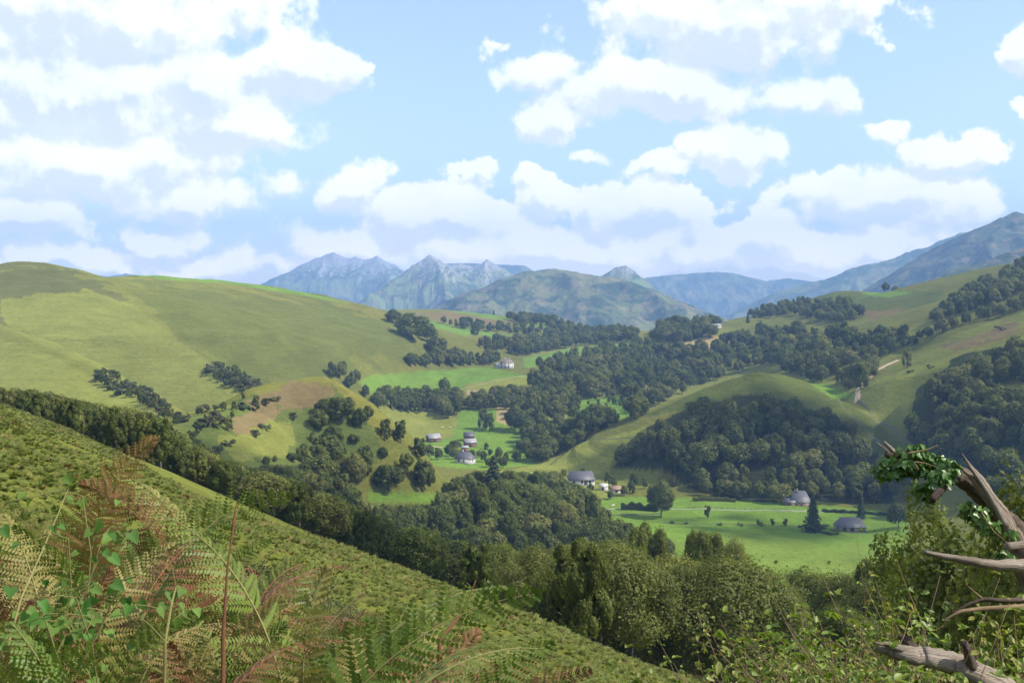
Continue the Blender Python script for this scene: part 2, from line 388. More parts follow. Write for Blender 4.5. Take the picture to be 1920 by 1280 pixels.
# ground cover, by region: what grows where, with some hill shading painted in
OLIVE = (.148, .155, .034); MEADOW = (.140, .228, .034); LIGHT = (.175, .188, .042); PALE = (.205, .220, .044); BROWN = (.185, .140, .062)
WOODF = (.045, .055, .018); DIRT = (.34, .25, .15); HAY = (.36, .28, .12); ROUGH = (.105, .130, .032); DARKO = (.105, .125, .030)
FOLD_SHADE = (.122, .136, .032); HEATH_SHADE = (.110, .116, .036)
FIELDS = [  # colour, edge softness in px, distance range, outline in photo pixels
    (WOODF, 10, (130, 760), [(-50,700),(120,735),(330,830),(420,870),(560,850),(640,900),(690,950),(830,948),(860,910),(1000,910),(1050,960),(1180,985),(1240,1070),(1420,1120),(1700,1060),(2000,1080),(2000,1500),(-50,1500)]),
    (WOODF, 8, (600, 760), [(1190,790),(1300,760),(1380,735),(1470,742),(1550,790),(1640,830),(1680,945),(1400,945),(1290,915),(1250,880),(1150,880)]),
    (LIGHT, 8, (800, 1700), [(960,640),(1100,628),(1280,600),(1350,600),(1420,640),(1600,640),(1740,600),(1800,600),(1690,660),(1600,735),(1430,690),(1200,780),(1100,800),(990,830),(960,760),(1060,720)]),
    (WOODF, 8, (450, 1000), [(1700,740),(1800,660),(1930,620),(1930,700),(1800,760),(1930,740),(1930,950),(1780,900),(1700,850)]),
    (FOLD_SHADE, 45, (700, 1600), [(255,552),(330,630),(400,680),(480,735),(600,700),(785,665),(745,610),(680,585),(560,560),(400,545),(265,530)]),  # painted shade behind the spur crest, so the fold stands out
    (HEATH_SHADE, 55, (700, 1100), [(-40,490),(45,484),(130,508),(230,536),(170,560),(60,585),(-40,600)]),  # darker heath with the soft shade on it painted in
    (LIGHT, 18, (560, 1010), [(160,540),(250,570),(330,635),(400,685),(485,742),(430,770),(330,775),(180,690),(60,640),(0,600),(0,560)]),  # paler spur face, its lit crest painted into the grass tone
    (LIGHT, 14, (400, 820), [(-20,630),(100,668),(250,748),(320,790),(250,800),(-20,740)]),
    (ROUGH, 14, (400, 800), [(320,790),(480,745),(620,720),(700,800),(720,860),(420,880)]),
    (BROWN, 26, (450, 800), [(540,712),(600,716),(628,730),(580,770),(500,800),(440,815),(430,790),(470,760)]),
    (LIGHT, 40, (400, 760), [(420,820),(520,795),(560,800),(560,850),(430,862)]),
    (MEADOW, 3, (900, 1400), [(672,716),(700,703),(780,696),(920,688),(960,698),(1000,706),(960,728),(860,735),(760,742),(712,755),(690,735)]),
    (PALE, 3, (900, 1400), [(870,722),(960,706),(1002,706),(985,722),(930,742),(880,745)]),
    (DIRT, 3, (900, 1400), [(876,732),(908,732),(906,746),(878,747)]),
    (MEADOW, 3, (1150, 1800), [(980,672),(1060,655),(1140,646),(1215,636),(1180,645),(1080,668),(1040,680),(985,690)]),
    (PALE, 3, (1150, 1800), [(1030,682),(1080,669),(1110,672),(1080,690),(1030,692)]),
    (PALE, 6, (850, 1100), [(640,775),(690,757),(780,770),(850,780),(880,800),(940,830),(1000,825),(1020,830),(960,850),(870,850),(760,835),(690,800)]),
    (MEADOW, 5, (700, 1050), [(860,770),(950,765),(965,800),(1000,820),(1000,870),(930,880),(860,880),(800,870),(760,900),(725,860),(720,835),(850,820)]),
    (HAY, 6, (800, 1100), [(930,762),(975,768),(960,800),(930,790)]),
    (MEADOW, 3, (480, 700), [(690,922),(820,925),(820,942),(690,942)]),
    (MEADOW, 4, (420, 720), [(1060,930),(1300,932),(1480,942),(1700,960),(1720,1150),(1000,1150),(1100,1040),(1090,960)]),
    (PALE, 4, (650, 800), [(1150,880),(1235,880),(1230,912),(1160,915)]),
    (PALE, 4, (640, 900), [(1010,872),(1060,840),(1110,815),(1190,790),(1215,800),(1150,850),(1140,885),(1060,900)]),
    (PALE, 6, (640, 1000), [(830,905),(1060,860),(1150,885),(1150,930),(1060,950),(840,930)]),
    (OLIVE, 4, (650, 900), [(1110,812),(1190,786),(1215,792),(1190,806),(1120,826)]),
    (MEADOW, 6, (900, 1250), [(1080,750),(1160,740),(1185,770),(1170,800),(1090,800)]),
    (DARKO, 8, (640, 960), [(1200,785),(1300,735),(1430,690),(1530,715),(1600,760),(1720,850),(1640,850),(1560,800),(1480,750),(1400,735),(1300,765)]),
    (MEADOW, 3, (1380, 2100), [(795,598),(850,612),(1000,634),(980,640),(880,625),(860,650),(910,662),(850,670),(800,640)]),
    (MEADOW, 3, (1500, 2100), [(700,575),(740,585),(745,600),(720,600)]),
    (BROWN, 3, (1600, 2200), [(760,588),(840,583),(920,592),(965,602),(950,612),(860,606),(800,598)]),
    (MEADOW, 3, (1750, 2400), [(835,582),(900,585),(960,598),(935,602),(880,590)]),
    (MEADOW, 3, (1600, 2400), [(985,602),(1030,608),(1035,618),(990,612)]),
    (HAY, 3, (1250, 1700), [(1210,662),(1270,645),(1340,628),(1362,640),(1330,662),(1260,664)]),
    (OLIVE, 5, (1200, 1800), [(1370,592),(1480,588),(1600,604),(1620,625),(1560,632),(1440,628),(1380,612)]),
    (BROWN, 10, (1200, 1800), [(1620,575),(1740,568),(1770,600),(1680,625),(1630,610)]),
    (DARKO, 8, (1200, 1800), [(1500,560),(1580,540),(1640,548),(1780,545),(1740,575),(1620,585),(1500,572)]),
    (MEADOW, 2, (1350, 2400), [(1610,547),(1720,547),(1730,555),(1640,557)]),
    (LIGHT, 8, (700, 1150), [(1600,740),(1700,665),(1800,622),(1930,582),(1930,640),(1800,665),(1720,730),(1700,800),(1640,790)]),
    ((.158, .226, .036), 30, (420, 560), [(1240,1010),(1400,1000),(1560,1015),(1700,1005),(1700,1035),(1500,1045),(1300,1040)]),
    ((.165, .230, .038), 30, (400, 500), [(1380,1050),(1700,1040),(1700,1150),(1300,1150)]),
    (PALE, 12, (700, 1150), [(1660,720),(1720,700),(1700,780),(1650,780)]),
    (BROWN, 14, (700, 1150), [(1760,650),(1900,600),(1930,620),(1800,660)]),
    (MEADOW, 4, (1000, 1700), [(262,512),(400,521),(560,545),(680,574),(600,560),(440,533),(330,525),(262,520)]),
    (MEADOW, 4, (120, 330), [(1010,1110),(1085,1115),(1090,1160),(1040,1150)]),
    (MEADOW, 3, (640, 980), [(1512,714),(1560,722),(1605,745),(1560,748)]),
]
col = np.empty((nr, nc, 3), np.float32); col[:] = OLIVE
hillv = fbm(GX / 260, GY / 260, 4, 61)[..., None]
col *= (1 + 0.28 * hillv) * np.array([1 + .0, 1, 1])
warm = sstep(fbm(GX / 90, GY / 90, 3, 71), .05, .5)[..., None]
col = col * (1 - .35 * warm) + np.array([.22, .19, .045]) * .35 * warm
nearm = sstep(-RG, -420, -300)[..., None]
col = col * (1 - nearm) + np.array([.125, .138, .030]) * nearm
VPX, VPY = project(GX, GY, GZ)
jit = fbm(GX / 18, GY / 18, 3, 81); pat = fbm(GX / 14, GY / 14, 4, 87)
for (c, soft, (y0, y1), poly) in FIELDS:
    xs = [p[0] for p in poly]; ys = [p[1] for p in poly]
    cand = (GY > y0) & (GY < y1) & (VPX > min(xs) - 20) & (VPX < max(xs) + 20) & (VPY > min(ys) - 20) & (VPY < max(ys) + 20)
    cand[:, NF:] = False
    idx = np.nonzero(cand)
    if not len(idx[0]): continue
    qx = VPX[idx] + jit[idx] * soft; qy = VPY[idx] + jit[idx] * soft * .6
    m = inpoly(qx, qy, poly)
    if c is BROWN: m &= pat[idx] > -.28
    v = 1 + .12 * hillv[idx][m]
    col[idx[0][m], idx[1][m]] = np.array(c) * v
# earth banks along some field edges and tracks are separate ribbons, below
i0, j0 = np.meshgrid(np.arange(nr - 1), np.arange(nc), indexing='ij')
j1 = (j0 + 1) % nc
quads = np.stack([i0 * nc + j0, (i0 + 1) * nc + j0, (i0 + 1) * nc + j1, i0 * nc + j1], -1).reshape(-1, 4)

def ground_material():
    m = bpy.data.materials.new("grassland"); m.use_nodes = True
    t = m.node_tree; t.nodes.clear(); N = NT(t)
    at = N.n('ShaderNodeAttribute', attribute_name='cover')
    ge = N.n('ShaderNodeNewGeometry'); pos = ge.outputs['Position']
    flat = N.v('MULTIPLY', pos, (1, 1, 2.5))
    n1 = N.noise(flat, 0.035, 6, .62); n2 = N.noise(flat, 0.35, 5, .65); n3 = N.noise(pos, 2.5, 3, .6)
    ter = N.noise(N.v('MULTIPLY', pos, (.035, .035, .55)), 1.0, 3, .6)     # sheep tracks follow the contours
    k = N.m('MULTIPLY_ADD', n1, .75, .62)
    k = N.m('MULTIPLY', k, N.m('MULTIPLY_ADD', n2, .75, .62))
    k = N.m('MULTIPLY', k, N.m('MULTIPLY_ADD', n3, .4, .8))
    k = N.m('MULTIPLY', k, N.m('MULTIPLY_ADD', ter, .34, .83))
    c = N.mix(1.0, at.outputs['Color'], k, 'MULTIPLY')
    tuft = N.ramp(N.noise(flat, 0.16, 6, .75), .56, .70)
    c = N.mix(N.m('MULTIPLY', tuft, .30), c, (.05, .075, .02))
    dry = N.ramp(N.noise(flat, 0.09, 5, .7), .55, .75)
    c = N.mix(N.m('MULTIPLY', dry, .22), c, (.26, .21, .07))
    b = N.n('ShaderNodeBsdfDiffuse'); N.put(b.inputs[0], c); b.inputs[1].default_value = .9
    bu = N.n('ShaderNodeBump'); bu.inputs['Strength'].default_value = .9; bu.inputs['Distance'].default_value = 1.2
    N.put(bu.inputs['Height'], N.m('ADD', N.noise(flat, 0.22, 6, .7), N.m('MULTIPLY', ter, .6)))
    N.put(b.inputs['Normal'], bu.outputs[0])
    o = N.n('ShaderNodeOutputMaterial'); t.links.new(b.outputs[0], o.inputs[0])
    return m
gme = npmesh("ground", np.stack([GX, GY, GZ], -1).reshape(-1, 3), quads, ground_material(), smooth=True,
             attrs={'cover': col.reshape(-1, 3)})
ground = link("ground", gme); tag(ground, kind='structure')

# ---------------------------------------------------------------- mountains
def rock_material(name, rock, green, dark, rock_h, zs, rockiness):
    m = bpy.data.materials.new(name); m.use_nodes = True
    t = m.node_tree; t.nodes.clear(); N = NT(t)
    ge = N.n('ShaderNodeNewGeometry'); pos = ge.outputs['Position']
    sp = N.n('ShaderNodeSeparateXYZ'); N.put(sp.inputs[0], pos)
    nn = N.noise(pos, 1 / zs * 4, 6, .55); n2 = N.noise(pos, 1 / zs * 14, 4, .55)
    st = N.noise(N.v('MULTIPLY', pos, (1, 1, .25)), 1 / zs * 26, 5, .7)
    wood = N.ramp(N.m('MULTIPLY_ADD', n2, .35, nn), .60, .74)
    c = N.mix(wood, green, dark)
    c = N.mix(N.m('MULTIPLY', N.ramp(N.noise(pos, 1 / zs * 9, 4, .6), .48, .66), .6), c, (.27, .20, .12))
    rk = N.m('ADD', N.ramp(sp.outputs[2], rock_h[0], rock_h[1], 0, 1, False), N.m('MULTIPLY_ADD', st, 1.7, -.85))
    sn = N.n('ShaderNodeSeparateXYZ'); N.put(sn.inputs[0], ge.outputs['Normal'])
    rk = N.m('ADD', rk, N.m('MULTIPLY_ADD', sn.outputs[2], -.9, .62))
    rk = N.m('MULTIPLY', N.ramp(rk, .40, .72), rockiness)
    rc = N.mix(N.noise(pos, 1 / zs * 40, 4, .7), tuple(x * .72 for x in rock), tuple(min(1, x * 1.25) for x in rock))
    c = N.mix(rk, c, rc)
    b = N.n('ShaderNodeBsdfDiffuse'); N.put(b.inputs[0], c)
    bu = N.n('ShaderNodeBump'); bu.inputs['Strength'].default_value = 1; bu.inputs['Distance'].default_value = zs / 36
    N.put(bu.inputs['Height'], N.m('ADD', N.noise(pos, 1 / zs * 14, 7, .68), N.m('MULTIPLY', st, .5)))
    N.put(b.inputs['Normal'], bu.outputs[0])
    o = N.n('ShaderNodeOutputMaterial'); t.links.new(b.outputs[0], o.inputs[0])
    return m
def mountain(crest, Y, near, far, amp, mat, seed, base_z=-170, nx=340, spurs=()):
    q = np.array([P(px, py, Y if len(c) < 1 else c[0]) for px, py, *c in crest])
    x0, x1 = q[0, 0], q[-1, 0]
    hmax = q[:, 2].max() - base_z
    yn = Y - hmax / near * 1.15; yf = Y + hmax / far * 1.1
    xs = np.linspace(x0 - hmax / near * .6, x1 + hmax / near * .6, nx)
    ny = 150
    t = np.linspace(-1, 1, ny); ys = np.where(t < 0, Y + (Y - yn) * np.sign(t) * np.abs(t) ** 1.4, Y + (yf - Y) * t ** 1.4)
    gx, gy = np.meshgrid(xs, ys, indexing='ij')
    sc = hmax
    wx = gx + fbm(gx / sc * 1.7, gy / sc * 1.7, 3, seed) * sc * .10; wy = gy + fbm(gx / sc * 1.7, gy / sc * 1.7, 3, seed + 3) * sc * .10
    zt = tent(wx, wy, [tuple(a) for a in q], near, far, sc * .012, pix=False)
    # side spurs and gullies running down from the crest
    for (px, py, dx, dy, dl, sl_) in spurs:
        a = P(px, py, Y); b = (a[0] + dx * dl, a[1] - dy * dl, a[2] - sl_ * dl)
        zt = smax(zt, tent(wx, wy, [a, b], near * 1.15, near * 1.15, sc * .02, pix=False), sc * .03)
    depth = np.clip((q[:, 2].max() - zt) / sc, 0, 1)
    rel = (1 - np.exp(-((gy - Y) / (sc * .35)) ** 2) * .8)
    rid = fbm(wx / sc * 3.1, wy / sc * 1.9, 6, seed + 11, gain=.55, ridged=True)
    z = zt + rid * amp * 1.7 * sc * (.06 + .94 * rel) + fbm(gx / sc * 26, gy / sc * 26, 3, seed + 31, ridged=True) * amp * sc * .12
    z = np.maximum(z, base_z)
    ii, jj = np.meshgrid(np.arange(nx - 1), np.arange(ny - 1), indexing='ij')
    f = np.stack([ii * ny + jj, (ii + 1) * ny + jj, (ii + 1) * ny + jj + 1, ii * ny + jj + 1], -1).reshape(-1, 4)
    me = npmesh("mountain", np.stack([gx, gy, z], -1).reshape(-1, 3), f, mat, smooth=True)
    o = link("mountain", me); tag(o, kind='structure'); return o
ROCK = rock_material("limestone", (.35, .345, .33), (.17, .22, .08), (.06, .10, .045), (20, 330), 700, 1)
ROCK2 = rock_material("limestone_low", (.38, .365, .34), (.20, .25, .08), (.06, .10, .04), (0, 260), 500, 1)
HILL = rock_material("hill_scrub", (.30, .25, .16), (.16, .18, .065), (.045, .075, .035), (400, 900), 600, .6)
DARKM = rock_material("dark_wooded_slopes", (.16, .15, .12), (.075, .100, .038), (.025, .045, .022), (500, 900), 500, .5)
BLUE = rock_material("far_slopes", (.45, .42, .35), (.18, .21, .08), (.06, .10, .045), (120, 900), 800, .8)
mountain([(440,640),(500,575),(520,542),(550,511),(580,488),(625,474),(650,484),(664,480),(680,487),(705,480),(722,494),(740,495),(762,508),(790,530),(850,560),(900,600)], 8600, .62, .6, .075, ROCK, 3,
         spurs=[(625,474,.25,1,900,.55),(705,480,.35,1,800,.5),(550,511,-.2,1,700,.5)])
mountain([(620,600),(680,560),(720,535),(765,508),(792,488),(808,480),(822,487),(832,505),(850,540),(880,590)], 6300, .75, .7, .06, ROCK2, 13,
         spurs=[(808,480,.22,1,900,.42),(765,508,-.5,1,500,.5)])
mountain([(780,540),(835,500),(860,495),(880,500),(900,495),(915,487),(930,497),(950,512),(1000,540),(1040,580)], 7000, .6, .6, .06, ROCK2, 23,
         spurs=[(915,487,-.2,1,700,.4)])
mountain([(780,520),(830,494),(870,494),(930,497),(985,499),(1010,512),(1100,540)], 9300, .6, .6, .05, BLUE, 33)
mountain([(760,625),(830,590),(862,572),(900,550),(940,526),(980,511),(1035,505),(1080,510),(1120,517),(1165,524),(1200,545),(1250,568),(1300,590),(1360,625)], 4200, .42, .5, .05, HILL, 43,
         spurs=[(1040,505,.35,1,450,.3),(1140,520,.5,1,450,.3),(940,526,-.1,1,450,.3)])
mountain([(1060,560),(1100,528),(1135,513),(1150,503),(1162,499),(1178,508),(1200,530),(1225,546),(1260,580)], 5600, .85, .8, .06, ROCK2, 53)
mountain([(1100,560),(1190,524),(1240,518),(1285,515),(1330,512),(1372,512),(1400,520),(1440,527),(1480,523),(1530,529),(1600,534),(1700,560)], 9200, .5, .6, .07, BLUE, 63,
         spurs=[(1330,512,.2,1,800,.4),(1240,518,.1,1,700,.4)])
mountain([(1330,610),(1400,575),(1470,548),(1560,521),(1600,504),(1660,489),(1700,476),(1750,461),(1808,440),(1830,441),(1870,460),(2000,500)], 6400, .5, .6, .06, BLUE, 73,
         spurs=[(1700,476,-.5,1,700,.45),(1808,440,-.5,1,700,.45)])
mountain([(1690,560),(1735,525),(1770,478),(1798,464),(1830,447),(1868,412),(1900,398),(1930,404),(2050,440),(2150,470)], 4300, .6, .6, .05, DARKM, 83,
         spurs=[(1868,412,-.6,1,400,.5)])
mountain([(1560,590),(1650,560),(1720,535),(1770,520),(1850,492),(1920,462),(2050,420),(2200,400)], 3000, .45, .5, .04, DARKM, 93)
mountain([(60,530),(100,507),(120,499),(150,512),(200,519),(240,513),(290,525)], 9000, .5, .6, .04, BLUE, 103)
mountain([(-2600,560),(-1500,480),(-700,505),(-300,480),(40,530)], 8000, .5, .6, .06, BLUE, 113)
mountain([(2150,470),(2500,410),(3200,440),(4300,560)], 5000, .5, .6, .05, HILL, 123)

# ---------------------------------------------------------------- air
def haze_box():
    X0, X1, Y0, Y1, Z0, Z1 = -11400, 11400, -11400, 11400, -190, 780
    v = [(x, y, z) for x in (X0, X1) for y in (Y0, Y1) for z in (Z0, Z1)]
    f = [(0, 1, 3, 2), (4, 6, 7, 5), (0, 4, 5, 1), (2, 3, 7, 6), (0, 2, 6, 4), (1, 5, 7, 3)]
    m = bpy.data.materials.new("air"); m.use_nodes = True
    t = m.node_tree; t.nodes.clear(); N = NT(t)
    pv = N.n('ShaderNodeVolumePrincipled')
    pv.inputs['Color'].default_value = (.33, .57, 1.0, 1)
    pv.inputs['Density'].default_value = HAZE
    pv.inputs['Anisotropy'].default_value = .0
    o = N.n('ShaderNodeOutputMaterial'); t.links.new(pv.outputs[0], o.inputs['Volume'])
    h = link("haze", npmesh("haze", v, np.array(f), m)); tag(h, kind='stuff')
HAZE = 1.45e-4
haze_box()
# ---------------------------------------------------------------- plants: materials
def leaf_material(name, c0, c1, c2, trans=.28, rough=.55, spec=.25, brown=None):
    """leaf colour drifts between c0 and c1 from plant to plant, c2 marks odd leaves"""
    m = bpy.data.materials.new(name); m.use_nodes = True
    t = m.node_tree; t.nodes.clear(); N = NT(t)
    oi = N.n('ShaderNodeObjectInfo'); at = N.n('ShaderNodeAttribute', attribute_name='tint')
    c = N.mix(oi.outputs['Random'], c0, c1)
    k = N.m('FRACT', N.m('MULTIPLY', oi.outputs['Random'], 37.7))
    c = N.mix(N.m('MULTIPLY', N.ramp(k, .60, 1), .9), c, c2)
    if brown:
        c = N.mix(N.ramp(N.m('FRACT', N.m('MULTIPLY', oi.outputs['Random'], 91.3)), brown[0], brown[0] + .04), c, brown[1])
    c = N.mix(1.0, c, N.m('MULTIPLY_ADD', at.outputs['Fac'], .9, .55), 'MULTIPLY')
    a = N.n('ShaderNodeBsdfPrincipled'); N.put(a.inputs['Base Color'], c)
    a.inputs['Roughness'].default_value = rough; a.inputs['Specular IOR Level'].default_value = spec
    b = N.n('ShaderNodeBsdfTranslucent'); N.put(b.inputs[0], N.mix(1.0, c, (1.15, 1.25, .7), 'MULTIPLY'))
    x = N.n('ShaderNodeMixShader'); x.inputs[0].default_value = trans
    t.links.new(a.outputs[0], x.inputs[1]); t.links.new(b.outputs[0], x.inputs[2])
    o = N.n('ShaderNodeOutputMaterial'); t.links.new(x.outputs[0], o.inputs[0])
    return m
def wood_material(name, c0, c1, scale=8, stretch=6, bump=.02, spec=.2):
    m = bpy.data.materials.new(name); m.use_nodes = True
    t = m.node_tree; t.nodes.clear(); N = NT(t)
    tc = N.n('ShaderNodeTexCoord'); at = N.n('ShaderNodeAttribute', attribute_name='along')
    sp = N.n('ShaderNodeSeparateXYZ'); N.put(sp.inputs[0], at.outputs['Vector'])
    n1 = N.noise(N.v('MULTIPLY', at.outputs['Vector'], (1, 1, 1.0 / stretch)), scale, 6, .7)
    n2 = N.noise(tc.outputs['Object'], scale * .35, 4, .6)
    c = N.mix(N.ramp(N.m('MULTIPLY_ADD', n2, .5, N.m('MULTIPLY', n1, .6)), .35, .75), c0, c1)
    a = N.n('ShaderNodeBsdfPrincipled'); N.put(a.inputs['Base Color'], c); a.inputs['Roughness'].default_value = .85
    a.inputs['Specular IOR Level'].default_value = spec
    bu = N.n('ShaderNodeBump'); bu.inputs['Strength'].default_value = 1; bu.inputs['Distance'].default_value = bump
    N.put(bu.inputs['Height'], n1); N.put(a.inputs['Normal'], bu.outputs[0])
    o = N.n('ShaderNodeOutputMaterial'); t.links.new(a.outputs[0], o.inputs[0])
    return m
M_LEAF = leaf_material("tree_leaves", (.080, .104, .017), (.138, .158, .029), (.190, .190, .048), .42)
M_LEAFD = leaf_material("conifer_needles", (.026, .048, .018), (.040, .062, .022), (.035, .055, .02), .1)
M_BUSH = leaf_material("shrub_leaves", (.060, .080, .026), (.09, .105, .035), (.12, .11, .05))
M_BARK = wood_material("bark", (.07, .055, .04), (.19, .17, .14), 2, 8, .05)
M_BARKP = wood_material("pale_bark", (.22, .20, .16), (.42, .39, .33), 3, 5, .02)

# ---------------------------------------------------------------- plants: shapes
def leaf_quads(pos, nrm, size, rng, aspect=1.5):
    n = len(pos)
    r = rng.normal(size=(n, 3)); t = np.cross(nrm, r); t /= np.linalg.norm(t, axis=1, keepdims=True) + 1e-9
    b = np.cross(nrm, t)
    s = (size * rng.uniform(.65, 1.35, n))[:, None]
    bend = nrm * s * .18
    V = np.stack([pos - t * s * aspect * .5, pos + b * s * .5 + bend, pos + t * s * aspect * .5, pos - b * s * .5 + bend], 1).reshape(-1, 3)
    Fq = np.arange(4 * n).reshape(n, 4)
    return V, Fq
def tube(pts, rad, seg=8, rough=0.0, seed=0, cap=True):
    """tapered tube through points; returns V, quads/tris list, along coordinate"""
    pts = np.asarray(pts, float); n = len(pts); rad = np.broadcast_to(rad, n).astype(float)
    T = np.gradient(pts, axis=0); T /= np.linalg.norm(T, axis=1, keepdims=True) + 1e-9
    up = np.array([0, 0, 1.]) if abs(T[0, 2]) < .9 else np.array([1., 0, 0])
    U = np.cross(T[0], up); U /= np.linalg.norm(U)
    V = []; A = []; L = 0; rg = np.random.default_rng(seed + 5)
    ph = rg.uniform(0, 6.28, 6)
    for i in range(n):
        U = U - T[i] * np.dot(U, T[i]); U /= np.linalg.norm(U) + 1e-9
        Bn = np.cross(T[i], U)
        if i: L += np.linalg.norm(pts[i] - pts[i - 1])
        a = np.linspace(0, 2 * pi, seg, endpoint=False)
        k = 1 + rough * (np.sin(a * 2 + ph[0] + L * 2) * .5 + np.sin(a * 3 + ph[1] - L * 3) * .5 + np.sin(a * 5 + ph[2] + L * 7) * .3) + rough * .5 * rg.normal(size=seg) * .5
        V.append(pts[i] + rad[i] * k[:, None] * (np.cos(a)[:, None] * U + np.sin(a)[:, None] * Bn))
        A.append(np.stack([np.cos(a), np.sin(a), np.full(seg, L * 12)], 1))
    V = np.concatenate(V); A = np.concatenate(A)
    i0, j0 = np.meshgrid(np.arange(n - 1), np.arange(seg), indexing='ij'); j1 = (j0 + 1) % seg
    Q = np.stack([i0 * seg + j0, i0 * seg + j1, (i0 + 1) * seg + j1, (i0 + 1) * seg + j0], -1).reshape(-1, 4)
    Fl = [Q]
    if cap:
        V = np.concatenate([V, pts[:1], pts[-1:]]); A = np.concatenate([A, A[:1], A[-1:]])
        a = np.arange(seg)
        Fl.append(np.concatenate([np.stack([np.full(seg, n * seg), (a + 1) % seg, a], 1),
                                  np.stack([np.full(seg, n * seg + 1), (n - 1) * seg + a, (n - 1) * seg + (a + 1) % seg], 1)]))
    return V, Fl, A
def join(parts):
    """parts: (V, [faces], attr) tuples"""
    Vs = []; F3 = []; F4 = []; As = []; off = 0
    for V, Fl, A in parts:
        Fl = Fl if isinstance(Fl, list) else [Fl]
        for f in Fl: (F3 if f.shape[1] == 3 else F4).append(f + off)
        Vs.append(V); As.append(A); off += len(V)
    out = []
    if F4: out.append(np.concatenate(F4))
    if F3: out.append(np.concatenate(F3))
    return np.concatenate(Vs), out, (np.concatenate(As) if As[0] is not None else None)
def lobes(kind, rng, n):
    """unit crown (height 1, width 1, base at 0): lobe centres and radii"""
    c = []; r = []
    for i in range(n):
        if kind == 'round':
            a = rng.uniform(0, 2 * pi); ct = rng.uniform(-.75, 1); st = math.sqrt(1 - ct * ct) * rng.uniform(.75, 1.05)
            c.append((.34 * st * cos(a), .34 * st * sin(a), .56 + .30 * ct)); r.append(rng.uniform(.13, .23))
        elif kind == 'tall':
            z = rng.uniform(.16, .90); w = .33 * math.sin(pi * min(1, (z * .86 + .10))) ** .7; a = rng.uniform(0, 2 * pi)
            c.append((w * cos(a), w * sin(a), z)); r.append(rng.uniform(.11, .19))
        elif kind == 'open':
            a = rng.uniform(0, 2 * pi); z = rng.uniform(.25, .92); w = .36 * rng.uniform(.5, 1.1) * (1.1 - .5 * z)
            c.append((w * cos(a), w * sin(a), z)); r.append(rng.uniform(.07, .15))
        elif kind == 'bush':
            a = rng.uniform(0, 2 * pi); w = .36 * math.sqrt(rng.uniform(0, 1)); z = rng.uniform(.15, .78) * (1.05 - w)
            c.append((w * cos(a), w * sin(a), z)); r.append(rng.uniform(.14, .24))
    if kind in ('round', 'tall'):
        c.append((0, 0, .5)); r.append(.30); c.append((0, 0, .72)); r.append(.22)
    return np.array(c), np.array(r)
def crown(kind, seed, H, Wd, nl, nleaf, leaf):
    rng = np.random.default_rng(seed)
    if nleaf > 7000: nl = int(nl * 2.2)
    if kind == 'conifer':
        tiers = 15; pos = []; nr_ = []; tn = []
        per = nleaf // tiers
        for i in range(tiers):
            z0 = .08 + .90 * i / tiers; R0 = .5 * (1 - z0) ** .85 + .02
            na = max(4, int(per * (R0 * 2.2)))
            a = rng.uniform(0, 2 * pi, na); rr = R0 * np.sqrt(rng.uniform(.05, 1, na)) * (1 + .22 * np.sin(a * 5 + i * 2.1))
            z = z0 - rr * .33 + rng.uniform(0, .035, na)
            pos.append(np.stack([rr * np.cos(a), rr * np.sin(a), z], 1))
            nr_.append(np.stack([np.cos(a) * .5, np.sin(a) * .5, np.ones(na)], 1) + rng.normal(size=(na, 3)) * .35)
            tn.append(np.full(na, .5) + rng.uniform(-.2, .2, na))
        pos = np.concatenate(pos); nrm = np.concatenate(nr_); tn = np.concatenate(tn)
    else:
        c, r = lobes(kind, rng, nl)
        if nleaf > 7000: r = r * rng.uniform(.55, .85, len(r))
        w = r ** 2; pick = rng.choice(len(c), nleaf, p=w / w.sum())
        d = rng.normal(size=(nleaf, 3)); d /= np.linalg.norm(d, axis=1, keepdims=True)
        out = c[pick] - np.array([0, 0, .45]); out /= np.linalg.norm(out, axis=1, keepdims=True) + 1e-6
        flip = (d * out).sum(1) < -.25; d[flip] *= -1
        rad = r[pick] * (1 - np.abs(rng.normal(size=nleaf)) * .20) * (1 + .10 * np.sin(d[:, 0] * 9 + pick) * np.sin(d[:, 2] * 8))
        pos = c[pick] + d * rad[:, None]
        if nleaf > 7000:
            q_ = c[pick] + d * rad[:, None]; rg_ = fbm(q_[:, 0] * 11 + q_[:, 2] * 5 + seed, q_[:, 1] * 11 - q_[:, 2] * 9, 3, seed % 50)
            rad = rad * (1 + .42 * rg_)
        pos = c[pick] + d * rad[:, None]
        far_ = rng.uniform(size=nleaf) < .09
        pos[far_] += d[far_] * (r[pick][far_] * rng.uniform(.05, .3, far_.sum()))[:, None]
        pos[:, 2] = np.maximum(pos[:, 2], .02 + .03 * rng.uniform(size=nleaf))
        nrm = d * 1.0 + rng.normal(size=(nleaf, 3)) * (.26 if nleaf < 4000 else .36) + np.array([0, 0, .12])
        lt = rng.uniform(.25, .75, len(c)); tn = lt[pick] + rng.uniform(-.22, .22, nleaf)
    nrm /= np.linalg.norm(nrm, axis=1, keepdims=True)
    pos = pos * np.array([Wd, Wd, H]); nrm = nrm / np.array([Wd, Wd, H]); nrm /= np.linalg.norm(nrm, axis=1, keepdims=True)
    V, Fq = leaf_quads(pos, nrm, np.full(len(pos), leaf), rng)
    return V, Fq, np.clip(tn, 0, 1)
